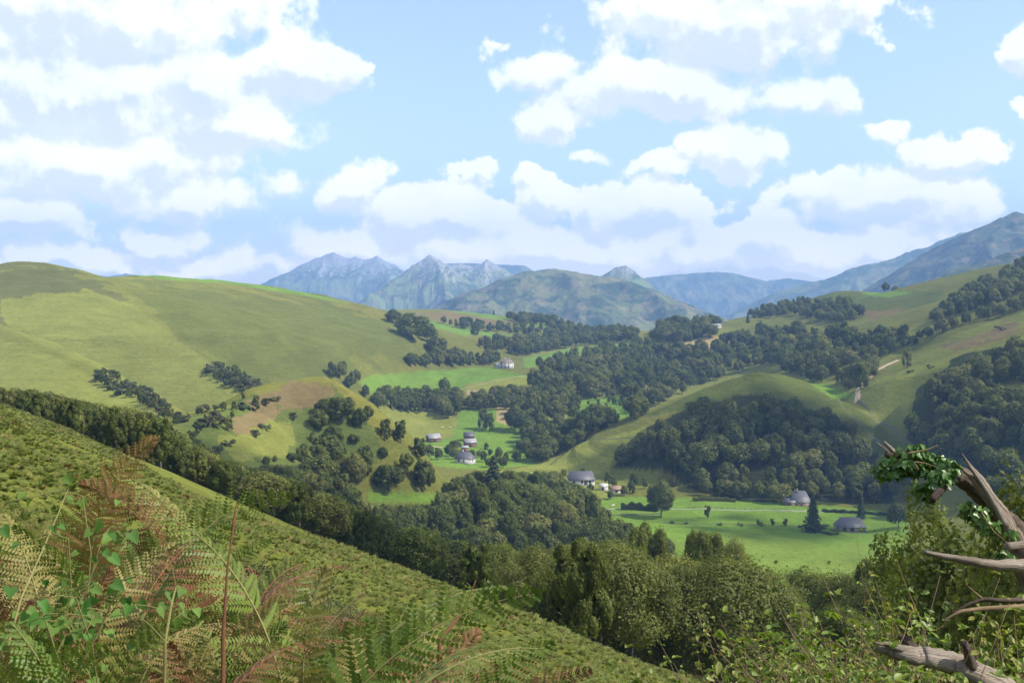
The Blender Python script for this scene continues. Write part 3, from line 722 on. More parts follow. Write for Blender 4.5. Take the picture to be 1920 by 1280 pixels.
def trunk(seed, H, r0, lean=.05, kind='round'):
    rng = np.random.default_rng(seed + 100)
    top = .55 if kind != 'conifer' else .95
    if kind == 'tall': top = .75
    n = 7; z = np.linspace(-.04, top, n) * H
    x = np.cumsum(rng.normal(size=n) * .012 * H); y = np.cumsum(rng.normal(size=n) * .012 * H)
    pts = np.stack([x - x[0], y - y[0], z], 1)
    parts = [tube(pts, r0 * np.linspace(1.15, .3, n), 7, .08, seed)]
    if kind != 'conifer':
        for k in range(6):
            i = rng.integers(2, n - 1); a = rng.uniform(0, 2 * pi); L = H * rng.uniform(.18, .32)
            e = pts[i] + np.array([cos(a) * L * .9, sin(a) * L * .9, L * .75])
            m_ = (pts[i] + e) / 2 + np.array([0, 0, L * .12])
            parts.append(tube([pts[i], m_, e], [r0 * .45, r0 * .3, r0 * .1], 5, .05, seed + k))
    return join(parts)
KINDS = [  # kind, height, width, lobes
    ('round', 11.5, 10.0, 30), ('tall', 14, 8.5, 30), ('round', 10, 11.0, 34), ('open', 12.5, 9.0, 38), ('tall', 12, 7.0, 24), ('round', 13, 10.5, 40),
    ('conifer', 15, 6.5, 0), ('bush', 3.0, 4.4, 12), ('open', 9.5, 6.0, 26), ('bush', 2.2, 3.6, 9)]
def tree_meshes(k, nleaf, leaf, sd=0):
    kind, H, Wd, nl = KINDS[k]
    V, Fq, tn = crown(kind, 11 + k * 7 + sd, H, Wd, nl, nleaf, leaf)
    mt = M_LEAFD if kind == 'conifer' else (M_BUSH if kind == 'bush' else M_LEAF)
    cr = npmesh("crown", V, Fq, mt, attrs={'tint': tn})
    tv, tf, ta = trunk(11 + k * 7, H, .022 * H if kind != 'bush' else .05, kind=kind)
    tr = npmesh("trunk", tv, tf, M_BARK, smooth=True, attrs={'along': ta})
    return cr, tr
def proto_mesh(k, nleaf, leaf, sd=0):
    kind, H, Wd, nl = KINDS[k]
    V, Fq, tn = crown(kind, 11 + k * 7 + sd, H, Wd, nl, nleaf, leaf)
    tv, tf, ta = trunk(11 + k * 7, H, .022 * H if kind != 'bush' else .05, kind=kind)
    n4 = len(Fq); F4 = np.concatenate([Fq, tf[0] + len(V)]); F3 = tf[1] + len(V)
    mt = M_LEAFD if kind == 'conifer' else (M_BUSH if kind == 'bush' else M_LEAF)
    me = npmesh("woodland_tree", np.concatenate([V, tv]), [F4, F3], mats=[mt, M_BARK],
                attrs={'tint': np.concatenate([tn, np.full(len(F4) + len(F3) - n4, .5)])},
                midx=np.concatenate([np.zeros(n4), np.ones(len(F4) - n4 + len(F3))]))
    return me
def scatter(name, pts, idx, scl, rot, protos):
    me = bpy.data.meshes.new(name); me.vertices.add(len(pts)); me.vertices.foreach_set("co", np.asarray(pts, np.float32).ravel())
    a = me.attributes.new('idx', 'INT', 'POINT'); a.data.foreach_set("value", np.asarray(idx, np.int32))
    a = me.attributes.new('scl', 'FLOAT_VECTOR', 'POINT'); a.data.foreach_set("vector", np.asarray(scl, np.float32).ravel())
    a = me.attributes.new('rot', 'FLOAT_VECTOR', 'POINT'); a.data.foreach_set("vector", np.asarray(rot, np.float32).ravel())
    pc = bpy.data.collections.new(name + "_kinds")
    for i, pm in enumerate(protos):
        pc.objects.link(bpy.data.objects.new("%s_kind.%03d" % (name, i), pm))
    ng = bpy.data.node_groups.new(name, 'GeometryNodeTree')
    ng.interface.new_socket("Geometry", in_out='INPUT', socket_type='NodeSocketGeometry')
    ng.interface.new_socket("Geometry", in_out='OUTPUT', socket_type='NodeSocketGeometry')
    nn = ng.nodes; gi = nn.new('NodeGroupInput'); go = nn.new('NodeGroupOutput')
    iop = nn.new('GeometryNodeInstanceOnPoints'); ci = nn.new('GeometryNodeCollectionInfo')
    ci.inputs[0].default_value = pc; ci.inputs[1].default_value = True; ci.inputs[2].default_value = True
    def at(nm, ty):
        q = nn.new('GeometryNodeInputNamedAttribute'); q.data_type = ty; q.inputs[0].default_value = nm
        return q.outputs[0]
    L = ng.links
    L.new(gi.outputs[0], iop.inputs['Points']); L.new(ci.outputs[0], iop.inputs['Instance'])
    iop.inputs['Pick Instance'].default_value = True
    L.new(at('idx', 'INT'), iop.inputs['Instance Index']); L.new(at('scl', 'FLOAT_VECTOR'), iop.inputs['Scale'])
    e2r = nn.new('FunctionNodeEulerToRotation'); L.new(at('rot', 'FLOAT_VECTOR'), e2r.inputs[0])
    L.new(e2r.outputs[0], iop.inputs['Rotation']); L.new(iop.outputs[0], go.inputs[0])
    o = link(name, me); md = o.modifiers.new("scatter", 'NODES'); md.node_group = ng
    tag(o, kind='stuff'); return o

# ---------------------------------------------------------------- where the trees stand
class Spots:
    def __init__(s): s.g = {}; s.c = 14.0
    def ok(s, x, y, d):
        i, j = int(x // s.c), int(y // s.c)
        for a in (i - 1, i, i + 1):
            for b in (j - 1, j, j + 1):
                for (u, v, e) in s.g.get((a, b), ()):
                    if (u - x) ** 2 + (v - y) ** 2 < (.5 * (d + e)) ** 2: return False
        return True
    def add(s, x, y, d): s.g.setdefault((int(x // s.c), int(y // s.c)), []).append((x, y, d))
SP = Spots()
TREES = []      # dict(x,y,z,h,k,grp)
def put_tree(x, y, z, k, h, grp, w=1.0, **kw):
    TREES.append(dict(x=x, y=y, z=z, k=k, h=h, w=w, grp=grp, rz=RND.uniform(0, 6.28), **kw))
# top line that trees of the near wood may not rise above (photo pixels)
LIM = np.array([(-60,722),(0,722),(90,716),(140,748),(200,760),(290,775),(350,832),(430,868),(540,872),(640,890),(690,946),(820,946),(835,905),
                (890,885),(1060,885),(1110,900),(1140,965),(1180,985),(1240,1003),(1300,1035),(1330,1042),(1400,1035),(1430,1062),(1500,1058),(1620,1068),(1665,1000),(1700,930),(1760,890),(1990,870)], float)
def fit(x, y, z, h, lim):
    px, py = project(x, y, z + h)
    ly = np.interp(px, lim[:, 0], lim[:, 1]) if lim is not None else -1
    if py < ly:
        hz_ = P(float(px), float(ly), y)[2] - z
        return hz_
    return h
KW = {'mix': [0, 1, 2, 3, 4, 5, 0, 5, 2], 'small': [8, 3, 4, 8], 'bush': [7, 9, 7], 'dark': [1, 5, 0, 2], 'scrub': [7, 8, 7, 3, 9]}
def wood_px(grp, poly, yr, spacing, hr, tries, mixn='mix', lim=None, keep=1.0, ymin=0):
    xs = [p[0] for p in poly]; ys = [p[1] for p in poly]; n = 0
    for _ in range(tries):
        px = RND.uniform(min(xs), max(xs)); py = RND.uniform(min(ys), max(ys))
        if not inpoly(np.array(px), np.array(py), poly): continue
        h_ = hit(px, py, ymin)
        if h_ is None: continue
        x, y, z = h_
        if not (yr[0] <= y <= yr[1]): continue
        sp_ = spacing * RND.uniform(.8, 1.25)
        if not SP.ok(x, y, sp_): continue
        if RND.random() > keep: SP.add(x, y, sp_); continue
        h = RND.uniform(*hr)
        hf = fit(x, y, z, h, lim)
        if hf < 3.0: continue
        SP.add(x, y, sp_); put_tree(x, y, z, RND.choice(KW[mixn]), hf, grp); n += 1
    return n
def single(px, py, Y, k, h, label, cat='tree', name='broadleaf_tree', w=1.0, lx=0, group=None):
    """a tree one can tell apart: foot at photo pixel (px,py) seen at about distance Y"""
    if Y is None: x, y, z = hit(px, py, 700)
    else: x = (px - 960) / F * Y; y = Y; z = gz(x, y)
    if h < 0: h = P(px, -h, y)[2] - z          # a negative height gives the photo row of the treetop
    SP.add(x, y, 7)
    put_tree(x, y, z, k, h, group, w, label=label, cat=cat, name=name)

# room for the buildings, with a clear line of sight
for px_, Y_, d_ in [(950,1195,22),(771,850,14),(812,880,14),(787,800,14),(871,845,9),(881,865,12),(879,885,10),(872,780,14),(1090,690,20),(1155,665,10),(1133,672,9),(1503,632,16),(1598,568,22),(1343,1440,16)]:
    for k_ in range(4): SP.add((px_ - 960) / F * (Y_ - k_ * d_ * .8), Y_ - k_ * d_ * .8, d_)
# trees that stand by themselves
single(833,736,1075,5,16,"round broadleaf tree standing alone in the bright green plateau field", w=1.05)
single(905,812,925,1,17,"left tree of the pair on the sloping pasture above the hamlet")
single(918,812,918,4,15,"right tree of the pair on the sloping pasture above the hamlet", w=1.1)
single(890,647,1500,1,19,"tall dark tree between the two bright upper fields", w=1.2)
single(1012,700,1240,0,12,"round tree on the grass just right of the white farmhouse")
single(1241,975,600,5,20,"dark dense tree on the left edge of the big valley meadow", w=.95)
single(1329,978,595,8,7.5,"small dark round tree on the field boundary of the big valley meadow", w=.9)
single(1528,1010,560,6,19,"dark pointed evergreen left of the long slate roofed barn", name='conifer_tree', w=1.35)
single(1619,978,600,6,15,"narrow dark evergreen behind the long slate roofed barn", name='conifer_tree', w=.9)
single(1560,1003,556,7,5,"round shrub against the left end of the long slate roofed barn", cat='shrub', name='shrub', w=1.5)
single(1690,985,560,2,13,"dark tree at the right edge of the big valley meadow")
single(925,960,560,6,30,"tall dark spruce rising above the wood in the middle of the valley", name='conifer_tree', w=1.1)
single(1188,1090,145,8,-1003,"narrow ivy clad tree in front of the valley meadow, left of its leafier neighbour", w=.55)
single(1222,1090,152,3,-984,"light green tall tree in front of the valley meadow, right of an ivy clad tree", w=.5)
single(1262,1090,130,3,-1040,"small slim tree at the near left corner of the big valley meadow", w=.5)
single(1320,1100,138,3,-992,"airy tree overlapping the lower left of the big valley meadow", w=.6)
single(1378,1100,128,5,-1008,"rounded tree overlapping the near edge of the big valley meadow", w=.5)
single(772,636,None,5,-588,"large dark clump of a tree at the foot of the long grassy hill", w=1.6)
single(800,640,None,2,-606,"dark tree just right of the largest tree at the foot of the long grassy hill", w=1.3)
single(738,606,None,0,-580,"dark tree on the edge of the grassy hill left of the large dark tree", w=1.2)
single(818,668,None,5,-630,"broad dark tree below the large dark tree, above the hedge of the plateau field", w=1.4)
single(1402,596,1450,6,15,"leftmost pointed tree on the low wooded ridge at right", name='conifer_tree')
single(1678,555,1560,0,12,"lone round tree on the bright strip of the right hand ridge")
single(1660,590,1450,0,13,"lone dark tree on the brown slope below the right hand ridge")
single(1702,795,860,1,15,"lone tree at the foot of the track hill beside the wood", w=.9)
single(1540,915,655,0,13,"pale leaved tree right of the stone house at the wood edge", w=1.1)
single(926,590,1850,6,10,"tiny tree on the bright upper skyline field", name='conifer_tree')
for i_, (px_, py_, h_, k_) in enumerate([(1262,981,2,7),(1288,982,1.6,9),(1392,986,2.2,7),(1425,985,3.6,8),(1432,986,2.4,7),(1452,986,4.2,8),(1476,987,4.6,8),(1505,988,2,9),(1352,984,1.8,9)]):
    single(px_, py_, hit(px_, py_, 520)[1], k_, h_, ["round low bush near the left end", "tiny bush, second from the left,", "low bush left of the sapling pair", "left sapling of the close pair", "bush between the two saplings", "rounded taller sapling", "rightmost slim sapling", "tiny bush at the right end", "tiny bush right of the dark round tree"][i_] + " on the meadow boundary", cat='shrub', name='shrub')
for px_, Y_, h_, lb_ in [(1058,672,7,"left of the big slate barn's roof"), (1082,668,4.5,"in front of the big slate barn"), (1108,664,5.5,"at the right corner of the big slate barn"), (1146,648,5,"before the orange roofed shed"), (1172,655,6,"right of the orange roofed shed")]:
    single(px_, 930, Y_, 0, h_, "small round garden tree " + lb_)
for px_, top_, Y_, k_, w_, lb_ in [(1452,1066,112,0,.8,"rounded tree below the middle of the valley meadow"), (1522,1062,124,2,.75,"broad low tree below the valley meadow under the dark pointed evergreen"),
        (1592,1072,116,5,.7,"bushy tree below the valley meadow under the long barn"), (1655,1045,108,3,.6,"airy tree at the lower right corner of the valley meadow")]:
    single(px_, 1100, Y_, k_, -top_, lb_, w=w_)
# woods, from sight lines that meet the ground
NW = 'trees of the near valley wood'
NL = np.array([(-60,715),(300,770),(350,832),(560,905),(700,965),(850,1015),(1000,1035),(1100,1010),(1200,1020),(1300,1045),(1990,900)])
def near_wood():
    n = 0
    for _ in range(60000):
        Y = RND.uniform(38, 470) ** 1.0
        px = RND.uniform(-120, 2040)
        x = (px - 960) / F * Y
        if RND.random() > Y / 470: continue
        s = x * DX + Y * DY
        if s < 31: continue
        edge = s < 45
        if px > 1150 and Y < 78: continue
        sp_ = ((7.2 if Y > 190 else 9.2) if not edge else 4.2) * RND.uniform(.8, 1.25)
        if not SP.ok(x, Y, sp_): continue
        z = gz(x, Y)
        bx, by = project(x, Y, z)
        if by < 700: continue
        if inpoly(bx, by, [(1005,1085),(1100,1085),(1110,1175),(1030,1170)]): continue
        if Y > 400 and px > 1080: continue
        h = RND.uniform(7, 15) if not edge else RND.uniform(3.5, 7)
        w2 = 1 - sstep(np.array(float(Y)), 200, 440)
        lm = LIM.copy(); lm[:, 1] += np.maximum(0, np.interp(LIM[:, 0], NL[:, 0], NL[:, 1]) - LIM[:, 1]) * w2
        h = min(h, fit(x, Y, z, h, lm))
        lowvis = 5.5 if Y < 120 else 4
        if h < lowvis: continue
        SP.add(x, Y, sp_); put_tree(x, Y, z, RND.choice((KW['mix'] if Y > 190 else [0, 2, 5, 3, 0, 2]) if not edge else KW['small']), h, NW); n += 1
    return n
near_wood()
wood_px('trees of the belt across the valley', [(835,905),(1000,900),(1060,935),(1090,985),(1180,1000),(1250,1020),(1250,1080),(1075,1080),(900,1060),(640,1060),(640,955),(830,950)], (400,700), 9.5, (14,21), 9000, lim=LIM)
wood_px('trees of the dark wood behind the narrow strip meadow', [(560,840),(640,800),(720,820),(775,880),(835,910),(825,925),(690,923),(640,950),(450,930),(440,890)], (380,880), 9.5, (11,18), 16000, lim=np.array([(380,880),(440,860),(540,850),(560,842),(600,790),(640,800),(700,830),(760,850),(800,865),(840,900)]))
wood_px('trees beside the brown bracken knoll', [(600,790),(620,760),(680,775),(730,815),(800,870),(805,912),(720,905),(640,890),(560,860)], (430,900), 8.5, (9,14), 9000, lim=np.array([(570,775),(600,745),(650,742),(700,765),(760,792),(830,850)]))
wood_px('scrub trees in the gully left of the brown knoll', [(300,770),(360,790),(430,800),(440,870),(380,850),(320,830)], (300,700), 8, (3,6), 1500, 'scrub')
wood_px('small trees along the fold of the grassy hill', [(395,690),(420,690),(465,715),(500,725),(505,740),(450,735),(400,712)], (600,1150), 6.5, (4,8), 2500, 'scrub')
wood_px('small trees in the lower fold of the grassy hill', [(170,700),(200,702),(300,752),(310,770),(280,765),(180,715)], (450,950), 5.5, (3.5,6.5), 2500, 'scrub')
wood_px('saplings in the fold before the brown knoll', [(370,775),(470,742),(520,750),(420,792),(380,800)], (400,850), 6, (3,5.5), 900, 'scrub', keep=.7)
wood_px('trees between the knoll and the plateau field', [(590,715),(640,700),(672,722),(700,760),(690,775),(640,765),(600,735)], (600,1200), 9, (10,15), 3000)
wood_px('trees below the plateau field', [(690,745),(720,752),(860,748),(862,780),(840,785),(800,775),(740,772),(690,768)], (800,1150), 9, (11,15), 3000)
wood_px('trees below the plateau field', [(850,762),(905,748),(965,738),(1000,745),(965,768),(900,772)], (800,1150), 9, (9,13), 2500)
wood_px('trees of the hedge above the plateau field', [(640,702),(700,690),(800,688),(930,684),(935,676),(860,672),(760,684),(680,688)], (1100,1420), 9, (10,15), 4000)
wood_px('trees between the upper fields', [(800,655),(870,672),(930,660),(980,668),(1090,648),(1190,640),(1190,625),(1060,622),(1000,640),(940,645),(880,650),(850,640)], (1300,2000), 10, (10,16), 6000)
wood_px('trees between the upper fields', [(820,606),(880,618),(1000,630),(1060,620),(1040,612),(960,616),(870,606)], (1450,2100), 12, (7,13), 3000)
wood_px('trees on the upper skyline', [(955,600),(985,598),(1030,604),(1100,622),(1060,622),(1000,618)], (1600,2100), 12, (9,16), 1500)
wood_px('trees on the round wooded knob', [(1225,640),(1240,615),(1290,602),(1345,612),(1350,630),(1270,645)], (1300,1750), 9, (12,18), 3000)
HW = 'trees of the wooded hillside across the valley'
wood_px(HW, [(1000,720),(1040,690),(1100,672),(1200,650),(1230,662),(1330,662),(1365,640),(1440,630),(1560,636),(1640,640),(1700,650),(1640,690),(1610,735),(1560,725),(1500,712),(1440,690),(1390,697),(1300,730),(1200,775),(1185,800),(1190,760),(1160,738),(1080,750),(1080,800),(1160,800),(1110,815),(1040,860),(1000,865),(985,840),(960,800),(975,760)], (780,1800), 12.5, (11,20), 30000, keep=.86)
wood_px('trees by the stream in the valley', [(975,850),(1050,815),(1090,805),(1110,815),(1050,855),(1010,870)], (680,1000), 8, (9,15), 2500)
wood_px('trees on the small pasture in the hillside wood', [(1085,755),(1160,742),(1185,775),(1165,800),(1090,800)], (800,1250), 8, (4,8), 120, 'small')
KWD = 'trees of the dark wood on the pointed hill'
wood_px(KWD, [(1150,885),(1150,872),(1215,845),(1290,828),(1300,803),(1380,778),(1470,776),(1545,812),(1622,856),(1640,875),(1690,900),(1700,945),(1560,930),(1480,935),(1400,930),(1320,925),(1290,900),(1240,876)], (600,840), 10.5, (13,20), 16000, 'dark')
wood_px('trees along the foot of the dark wood', [(1250,915),(1290,905),(1320,932),(1400,940),(1480,944),(1470,932),(1560,940),(1700,952),(1700,930),(1300,900)], (600,740), 9, (10,15), 3000, lim=np.array([(1240,890),(1300,895),(1380,900),(1690,905)]))
wood_px('trees around the big slate roof', [(1040,900),(1060,890),(1130,905),(1240,915),(1250,932),(1050,932)], (560,760), 9, (5,9), 900, 'small', keep=.8)
wood_px('trees on the wooded right hand ridge', [(1405,592),(1450,578),(1580,575),(1620,590),(1660,625),(1680,650),(1640,640),(1600,612),(1540,602),(1480,592),(1420,600)], (1250,1800), 11, (10,15), 5000)
wood_px('trees on the wooded right hand ridge', [(1760,600),(1790,570),(1850,540),(1930,500),(1930,590),(1850,608),(1790,625),(1720,652),(1690,660),(1680,645)], (1020,1800), 11, (11,17), 7000)
wood_px('trees on the ridge crest at right', [(1500,560),(1520,572),(1470,585),(1410,592),(1420,585)], (1300,1800), 12, (8,12), 800)
wood_px('trees along the track hill', [(1705,652),(1800,622),(1920,586),(1925,572),(1800,608),(1700,642)], (950,1500), 9, (8,13), 3500)
LR = 'trees of the wood at the lower right'
wood_px(LR, [(1700,830),(1720,795),(1740,770),(1790,728),(1870,690),(1960,652),(1960,712),(1900,722),(1860,740),(1820,765),(1880,772),(1960,748),(1960,960),(1850,950),(1790,895),(1720,830)], (330,1100), 10.5, (11,18), 14000)
wood_px('bushes on the bracken knoll', [(400,800),(480,790),(600,780),(620,800),(560,860),(430,860),(390,830)], (380,800), 14, (2,4), 400, 'bush', keep=.6)
wood_px('bushes on the track hill', [(1640,740),(1700,700),(1880,610),(1930,640),(1780,690),(1700,760)], (650,1150), 26, (2,3.4), 300, 'bush', keep=.7)
wood_px('bushes on the pointed hill', [(1200,785),(1300,745),(1430,705),(1480,720),(1400,742),(1300,765)], (640,900), 22, (1.6,3), 260, 'bush', keep=.6)
wood_px('bushes in the hamlet', [(730,850),(800,870),(860,880),(940,880),(990,860),(880,835),(820,850)], (700,950), 11, (5,10), 1500, keep=.62)
wood_px('bushes on the field boundary', [(1240,983),(1500,990),(1500,984),(1250,978)], (540,640), 9, (1.5,3.2), 500, 'bush', keep=.45)
wood_px('trees beyond the grassy knolls', [(1080,745),(1190,760),(1200,740),(1100,735)], (850,1300), 10, (7,12), 500)

# the 300 that show largest are trees of their own, the rest one woodland
for t_ in TREES: t_['app'] = t_['h'] / t_['y']
singles = [t_ for t_ in TREES if 'label' in t_]
rest = sorted([t_ for t_ in TREES if 'label' not in t_], key=lambda q: -q['app'])
# hidden ones do not count: keep those whose top clears the trees in front
def visible_order(lst):
    zb = {}
    out = []; hid = []
    for q in sorted(lst, key=lambda q: q['y']):
        w = KINDS[q['k']][2] / KINDS[q['k']][1] * q['h'] * .5
        top = float(project(q['x'], q['y'], q['z'] + q['h'])[1]); cx = float(project(q['x'], q['y'], q['z'])[0]); hw = w / q['y'] * F
        a, b = int((cx - hw) // 12), int((cx + hw) // 12)
        cover = [zb.get(i, 1e9) for i in range(a, b + 1)]
        vis = sum(1 for c_ in cover if top < c_ - 4)
        inside = -20 < cx < 1940 and top < 1280
        (out if (vis >= max(1, .4 * len(cover)) and inside) else hid).append(q)
        for i in range(a + 1, b): zb[i] = min(zb.get(i, 1e9), top + hw * .4)
    return out, hid
vis, hid = visible_order(rest)
vis.sort(key=lambda q: -q['app'])
NIND = 300 - len(singles)
indiv = vis[:NIND]; mass = vis[NIND:] + hid
print("trees", len(TREES), "visible", len(vis), "single", len(singles))
def nth(i):
    w = ['leftmost','second','third','fourth','fifth','sixth','seventh','eighth','ninth','tenth','eleventh','twelfth','thirteenth','fourteenth','fifteenth','sixteenth','seventeenth','eighteenth','nineteenth','twentieth']
    return w[i] if i < 20 else '%dth' % (i + 1)
SHORT = {NW: 'near valley wood', 'trees of the belt across the valley': 'belt across the valley', 'trees of the dark wood behind the narrow strip meadow': 'wood behind the strip meadow',
 'trees beside the brown bracken knoll': 'wood beside the brown knoll', HW: 'far hillside wood', KWD: 'wood on the pointed hill', 'trees along the foot of the dark wood': 'tree row below the pointed hill', LR: 'lower right wood'}
MARKS = [(130, 'below the far left hill'), (260, 'below the upper folds'), (400, 'left of the brown knoll'), (560, 'below the brown knoll'), (700, 'left of the strip meadow'), (820, 'under the strip meadow'),
         (900, 'under the hamlet'), (1000, 'around the tall spruce'), (1130, 'under the big slate roof'), (1250, 'left of the valley meadow'), (1400, 'at the meadow middle'), (1550, 'near the stone house'), (1690, 'near the long barn'), (1800, 'behind the ivy limb'), (9999, 'at the right edge')]
_g = {}
for q in indiv:
    q['cx'] = float(project(q['x'], q['y'], q['z'] + q['h'])[0]); mk_ = next(m for a, m in MARKS if q['cx'] < a)
    _g.setdefault((q['grp'], mk_), []).append(q)
for (gp, mk_), lst in _g.items():
    lst.sort(key=lambda q: q['y']); nn_ = len(lst); nrow = 1 if nn_ < 5 else (2 if nn_ < 12 else 3)
    rows = [lst[i * nn_ // nrow:(i + 1) * nn_ // nrow] for i in range(nrow)]
    rn = {1: [''], 2: ['front ', 'back '], 3: ['front ', 'middle ', 'back ']}[nrow]
    for rname, row in zip(rn, rows):
        row.sort(key=lambda q: q['cx'])
        for i, q in enumerate(row):
            q['auto'] = '%s tree%s%s, %s, %s' % (nth(i), '' if i == 0 or rname else ' from left', (', ' + rname + 'row') if rname else '', SHORT.get(gp, gp.replace('trees ', 'trees ')), mk_)
CACHE = {}
def lod(k, app):
    L_ = 0 if app > .075 else (1 if app > .035 else 2)
    if (k, L_) not in CACHE:
        nl_, sz = [(46000, .125), (9000, .31), (2800, .52)][L_]
        if KINDS[k][0] == 'bush': nl_, sz = 900, .22
        CACHE[(k, L_)] = tree_meshes(k, nl_, sz)
    return CACHE[(k, L_)]
for q in singles + indiv:
    k = q['k']; H0 = KINDS[k][1]; s_ = q['h'] / H0
    cr, tr = lod(k, q['app'])
    nm = q.get('name', 'shrub' if KINDS[k][0] == 'bush' else 'broadleaf_tree')
    r_ = empty(nm, (q['x'], q['y'], q['z']), q['rz']); wv_ = RND.uniform(.9, 1.15) * q['w']
    r_.scale = (s_ * wv_, s_ * wv_, s_)
    g_ = q['grp']
    tag(r_, q.get('label') or q['auto'], q.get('cat') or ('shrub' if nm == 'shrub' else 'tree'), g_)
    link('crown', cr, r_); link('trunk', tr, r_)
protos = [proto_mesh(k, n_, s_) for k, n_, s_ in
          [(0,2200,.6),(1,2200,.6),(2,2200,.6),(3,1800,.6),(4,1800,.55),(5,2400,.6),(6,1800,.5),(7,500,.35),(8,1200,.5),(9,350,.3)]]
pts = []; idx = []; scl = []; rot = []
for q in mass:
    s_ = q['h'] / KINDS[q['k']][1]; w_ = s_ * RND.uniform(.88, 1.25) * q['w']
    pts.append((q['x'], q['y'], q['z'] - .2)); idx.append(q['k']); scl.append((w_, w_, s_)); rot.append((0, 0, q['rz']))
scatter('woodland', pts, idx, scl, rot, protos)
# ---------------------------------------------------------------- foreground materials
M_FERN = leaf_material("bracken_green", (.085, .140, .020), (.155, .200, .034), (.24, .20, .06), .35, .5, .3)
M_FERNY = leaf_material("bracken_yellowing", (.22, .22, .06), (.30, .22, .08), (.30, .16, .06), .3)
M_FERNB = leaf_material("bracken_dead", (.15, .065, .032), (.24, .12, .055), (.10, .045, .025), .15)
M_STALK = wood_material("fern_stalk", (.20, .20, .06), (.30, .26, .10), 20, 5, .002)
M_STALKB = wood_material("brown_stalk", (.14, .05, .03), (.26, .13, .06), 20, 5, .002)
M_BRAM = leaf_material("bramble_leaves", (.12, .18, .026), (.20, .25, .04), (.26, .25, .06), .35, .45, .35)
M_VINE = leaf_material("vine_leaves", (.050, .130, .022), (.08, .17, .03), (.12, .20, .04), .35, .6, .2)
M_IVY = leaf_material("ivy_leaves", (.065, .14, .024), (.10, .18, .035), (.12, .18, .04), .2, .35, .45)
M_COVER = leaf_material("bracken_slope", (.125, .158, .030), (.172, .192, .040), (.22, .195, .06), .42, .6, .2, brown=(.95, (.15, .085, .035)))
M_DEADW = wood_material("weathered_wood", (.13, .095, .065), (.48, .41, .33), 5, 26, .02, .01)
M_DARKW = wood_material("dark_rotten_bark", (.040, .030, .024), (.19, .14, .10), 3.5, 2, .02)
M_TWIG = wood_material("cane", (.16, .10, .05), (.30, .22, .12), 20, 5, .003)

def unit(v): v = np.asarray(v, float); return v / (np.linalg.norm(v) + 1e-9)
def blade(base, d, n, L, wd, V, Fq, T, tint):
    """one leaflet: a narrow folded diamond"""
    s = np.cross(d, n); k = len(V)
    V += [base, base + d * L * .42 + s * wd * .5, base + d * L - n * L * .12, base + d * L * .42 - s * wd * .5]
    Fq.append((k, k + 1, k + 2, k + 3)); T.append(tint)
def make_frond(seed, L=1.15, W=.36, a0=.10, a1=1.25, curl=0.0, bare=.36, pairs=19, fold=.15, fine=True, side=False):
    rg = np.random.default_rng(seed)
    n = 26; t = np.linspace(0, 1, n)
    ang = a0 + (a1 - a0) * t ** 1.6
    sway = np.cumsum(rg.normal(size=n) * .02)
    d = np.stack([sway * .6, -np.sin(ang), np.cos(ang)] if side else [np.sin(ang), sway * .6, np.cos(ang)], 1); d /= np.linalg.norm(d, axis=1, keepdims=True)
    pts = np.concatenate([[[0, 0, 0]], np.cumsum(d[:-1] * (L / (n - 1)), axis=0)])
    V = []; Fq = []; T = []
    for i in range(pairs):
        u = (i + .3) / pairs; tt = bare + (1 - bare) * (1 - (1 - u) ** 1.25)
        f = tt * (n - 1); j = min(int(f), n - 2); p = pts[j] + (pts[j + 1] - pts[j]) * (f - j)
        Tn = unit(pts[j + 1] - pts[j]); S = unit(np.cross(Tn, [0.02, 0, 1]) if abs(Tn[2]) < .98 else [0, 1, 0])
        if side: S = unit(np.cross([1, 0, 0], Tn))
        if S[1] < 0: S = -S
        Nn = np.cross(Tn, S)
        if Nn[2] < 0 or (abs(Nn[2]) < .2 and Nn[0] > 0): Nn = -Nn
        pl = W * ((1 - u) ** .9 + .035) * rg.uniform(.88, 1.08)
        for sgn in (-1, 1):
            if rg.uniform() < .03: continue
            a = radians(18 + 30 * u) + rg.normal() * .05
            D = unit(S * sgn * cos(a) + Tn * sin(a) - Nn * (.10 + curl * rg.uniform(.2, 1.2)) + rg.normal(size=3) * .04)
            tn = rg.uniform(.3, .7)
            m = max(5, int(pl / (.0095 if fine else .03)))
            pn = unit(Nn + rg.normal(size=3) * .08)
            Pd = unit(np.cross(pn, D))
            if np.dot(Pd, Tn) < 0: Pd = -Pd
            for q in range(m):
                v = (q + .5) / m
                bp_ = p + D * pl * v - Nn * pl * (v * v) * (.22 + curl * .8)
                ll = (.20 * pl * (1 - v) ** .6 + .007) * rg.uniform(.85, 1.1) * (1 - .35 * min(1, .10 / max(v, .05)) * .5)
                for s2 in (-1, 1):
                    dd = unit(Pd * s2 + D * .45 - pn * (fold + curl * rg.uniform(0, 1)))
                    blade(bp_, dd, pn, ll, (.0098 if fine else .02) * (.7 + .5 * (1 - v)), V, Fq, T, tn + rg.uniform(-.1, .1))
    for j in range(4):
        blade(pts[-2], unit(d[-1] + rg.normal(size=3) * .25), np.array([0, 0, 1.]), .03, .006, V, Fq, T, .5)
    return (np.array(V), np.array(Fq), np.array(T)), pts
FR = []
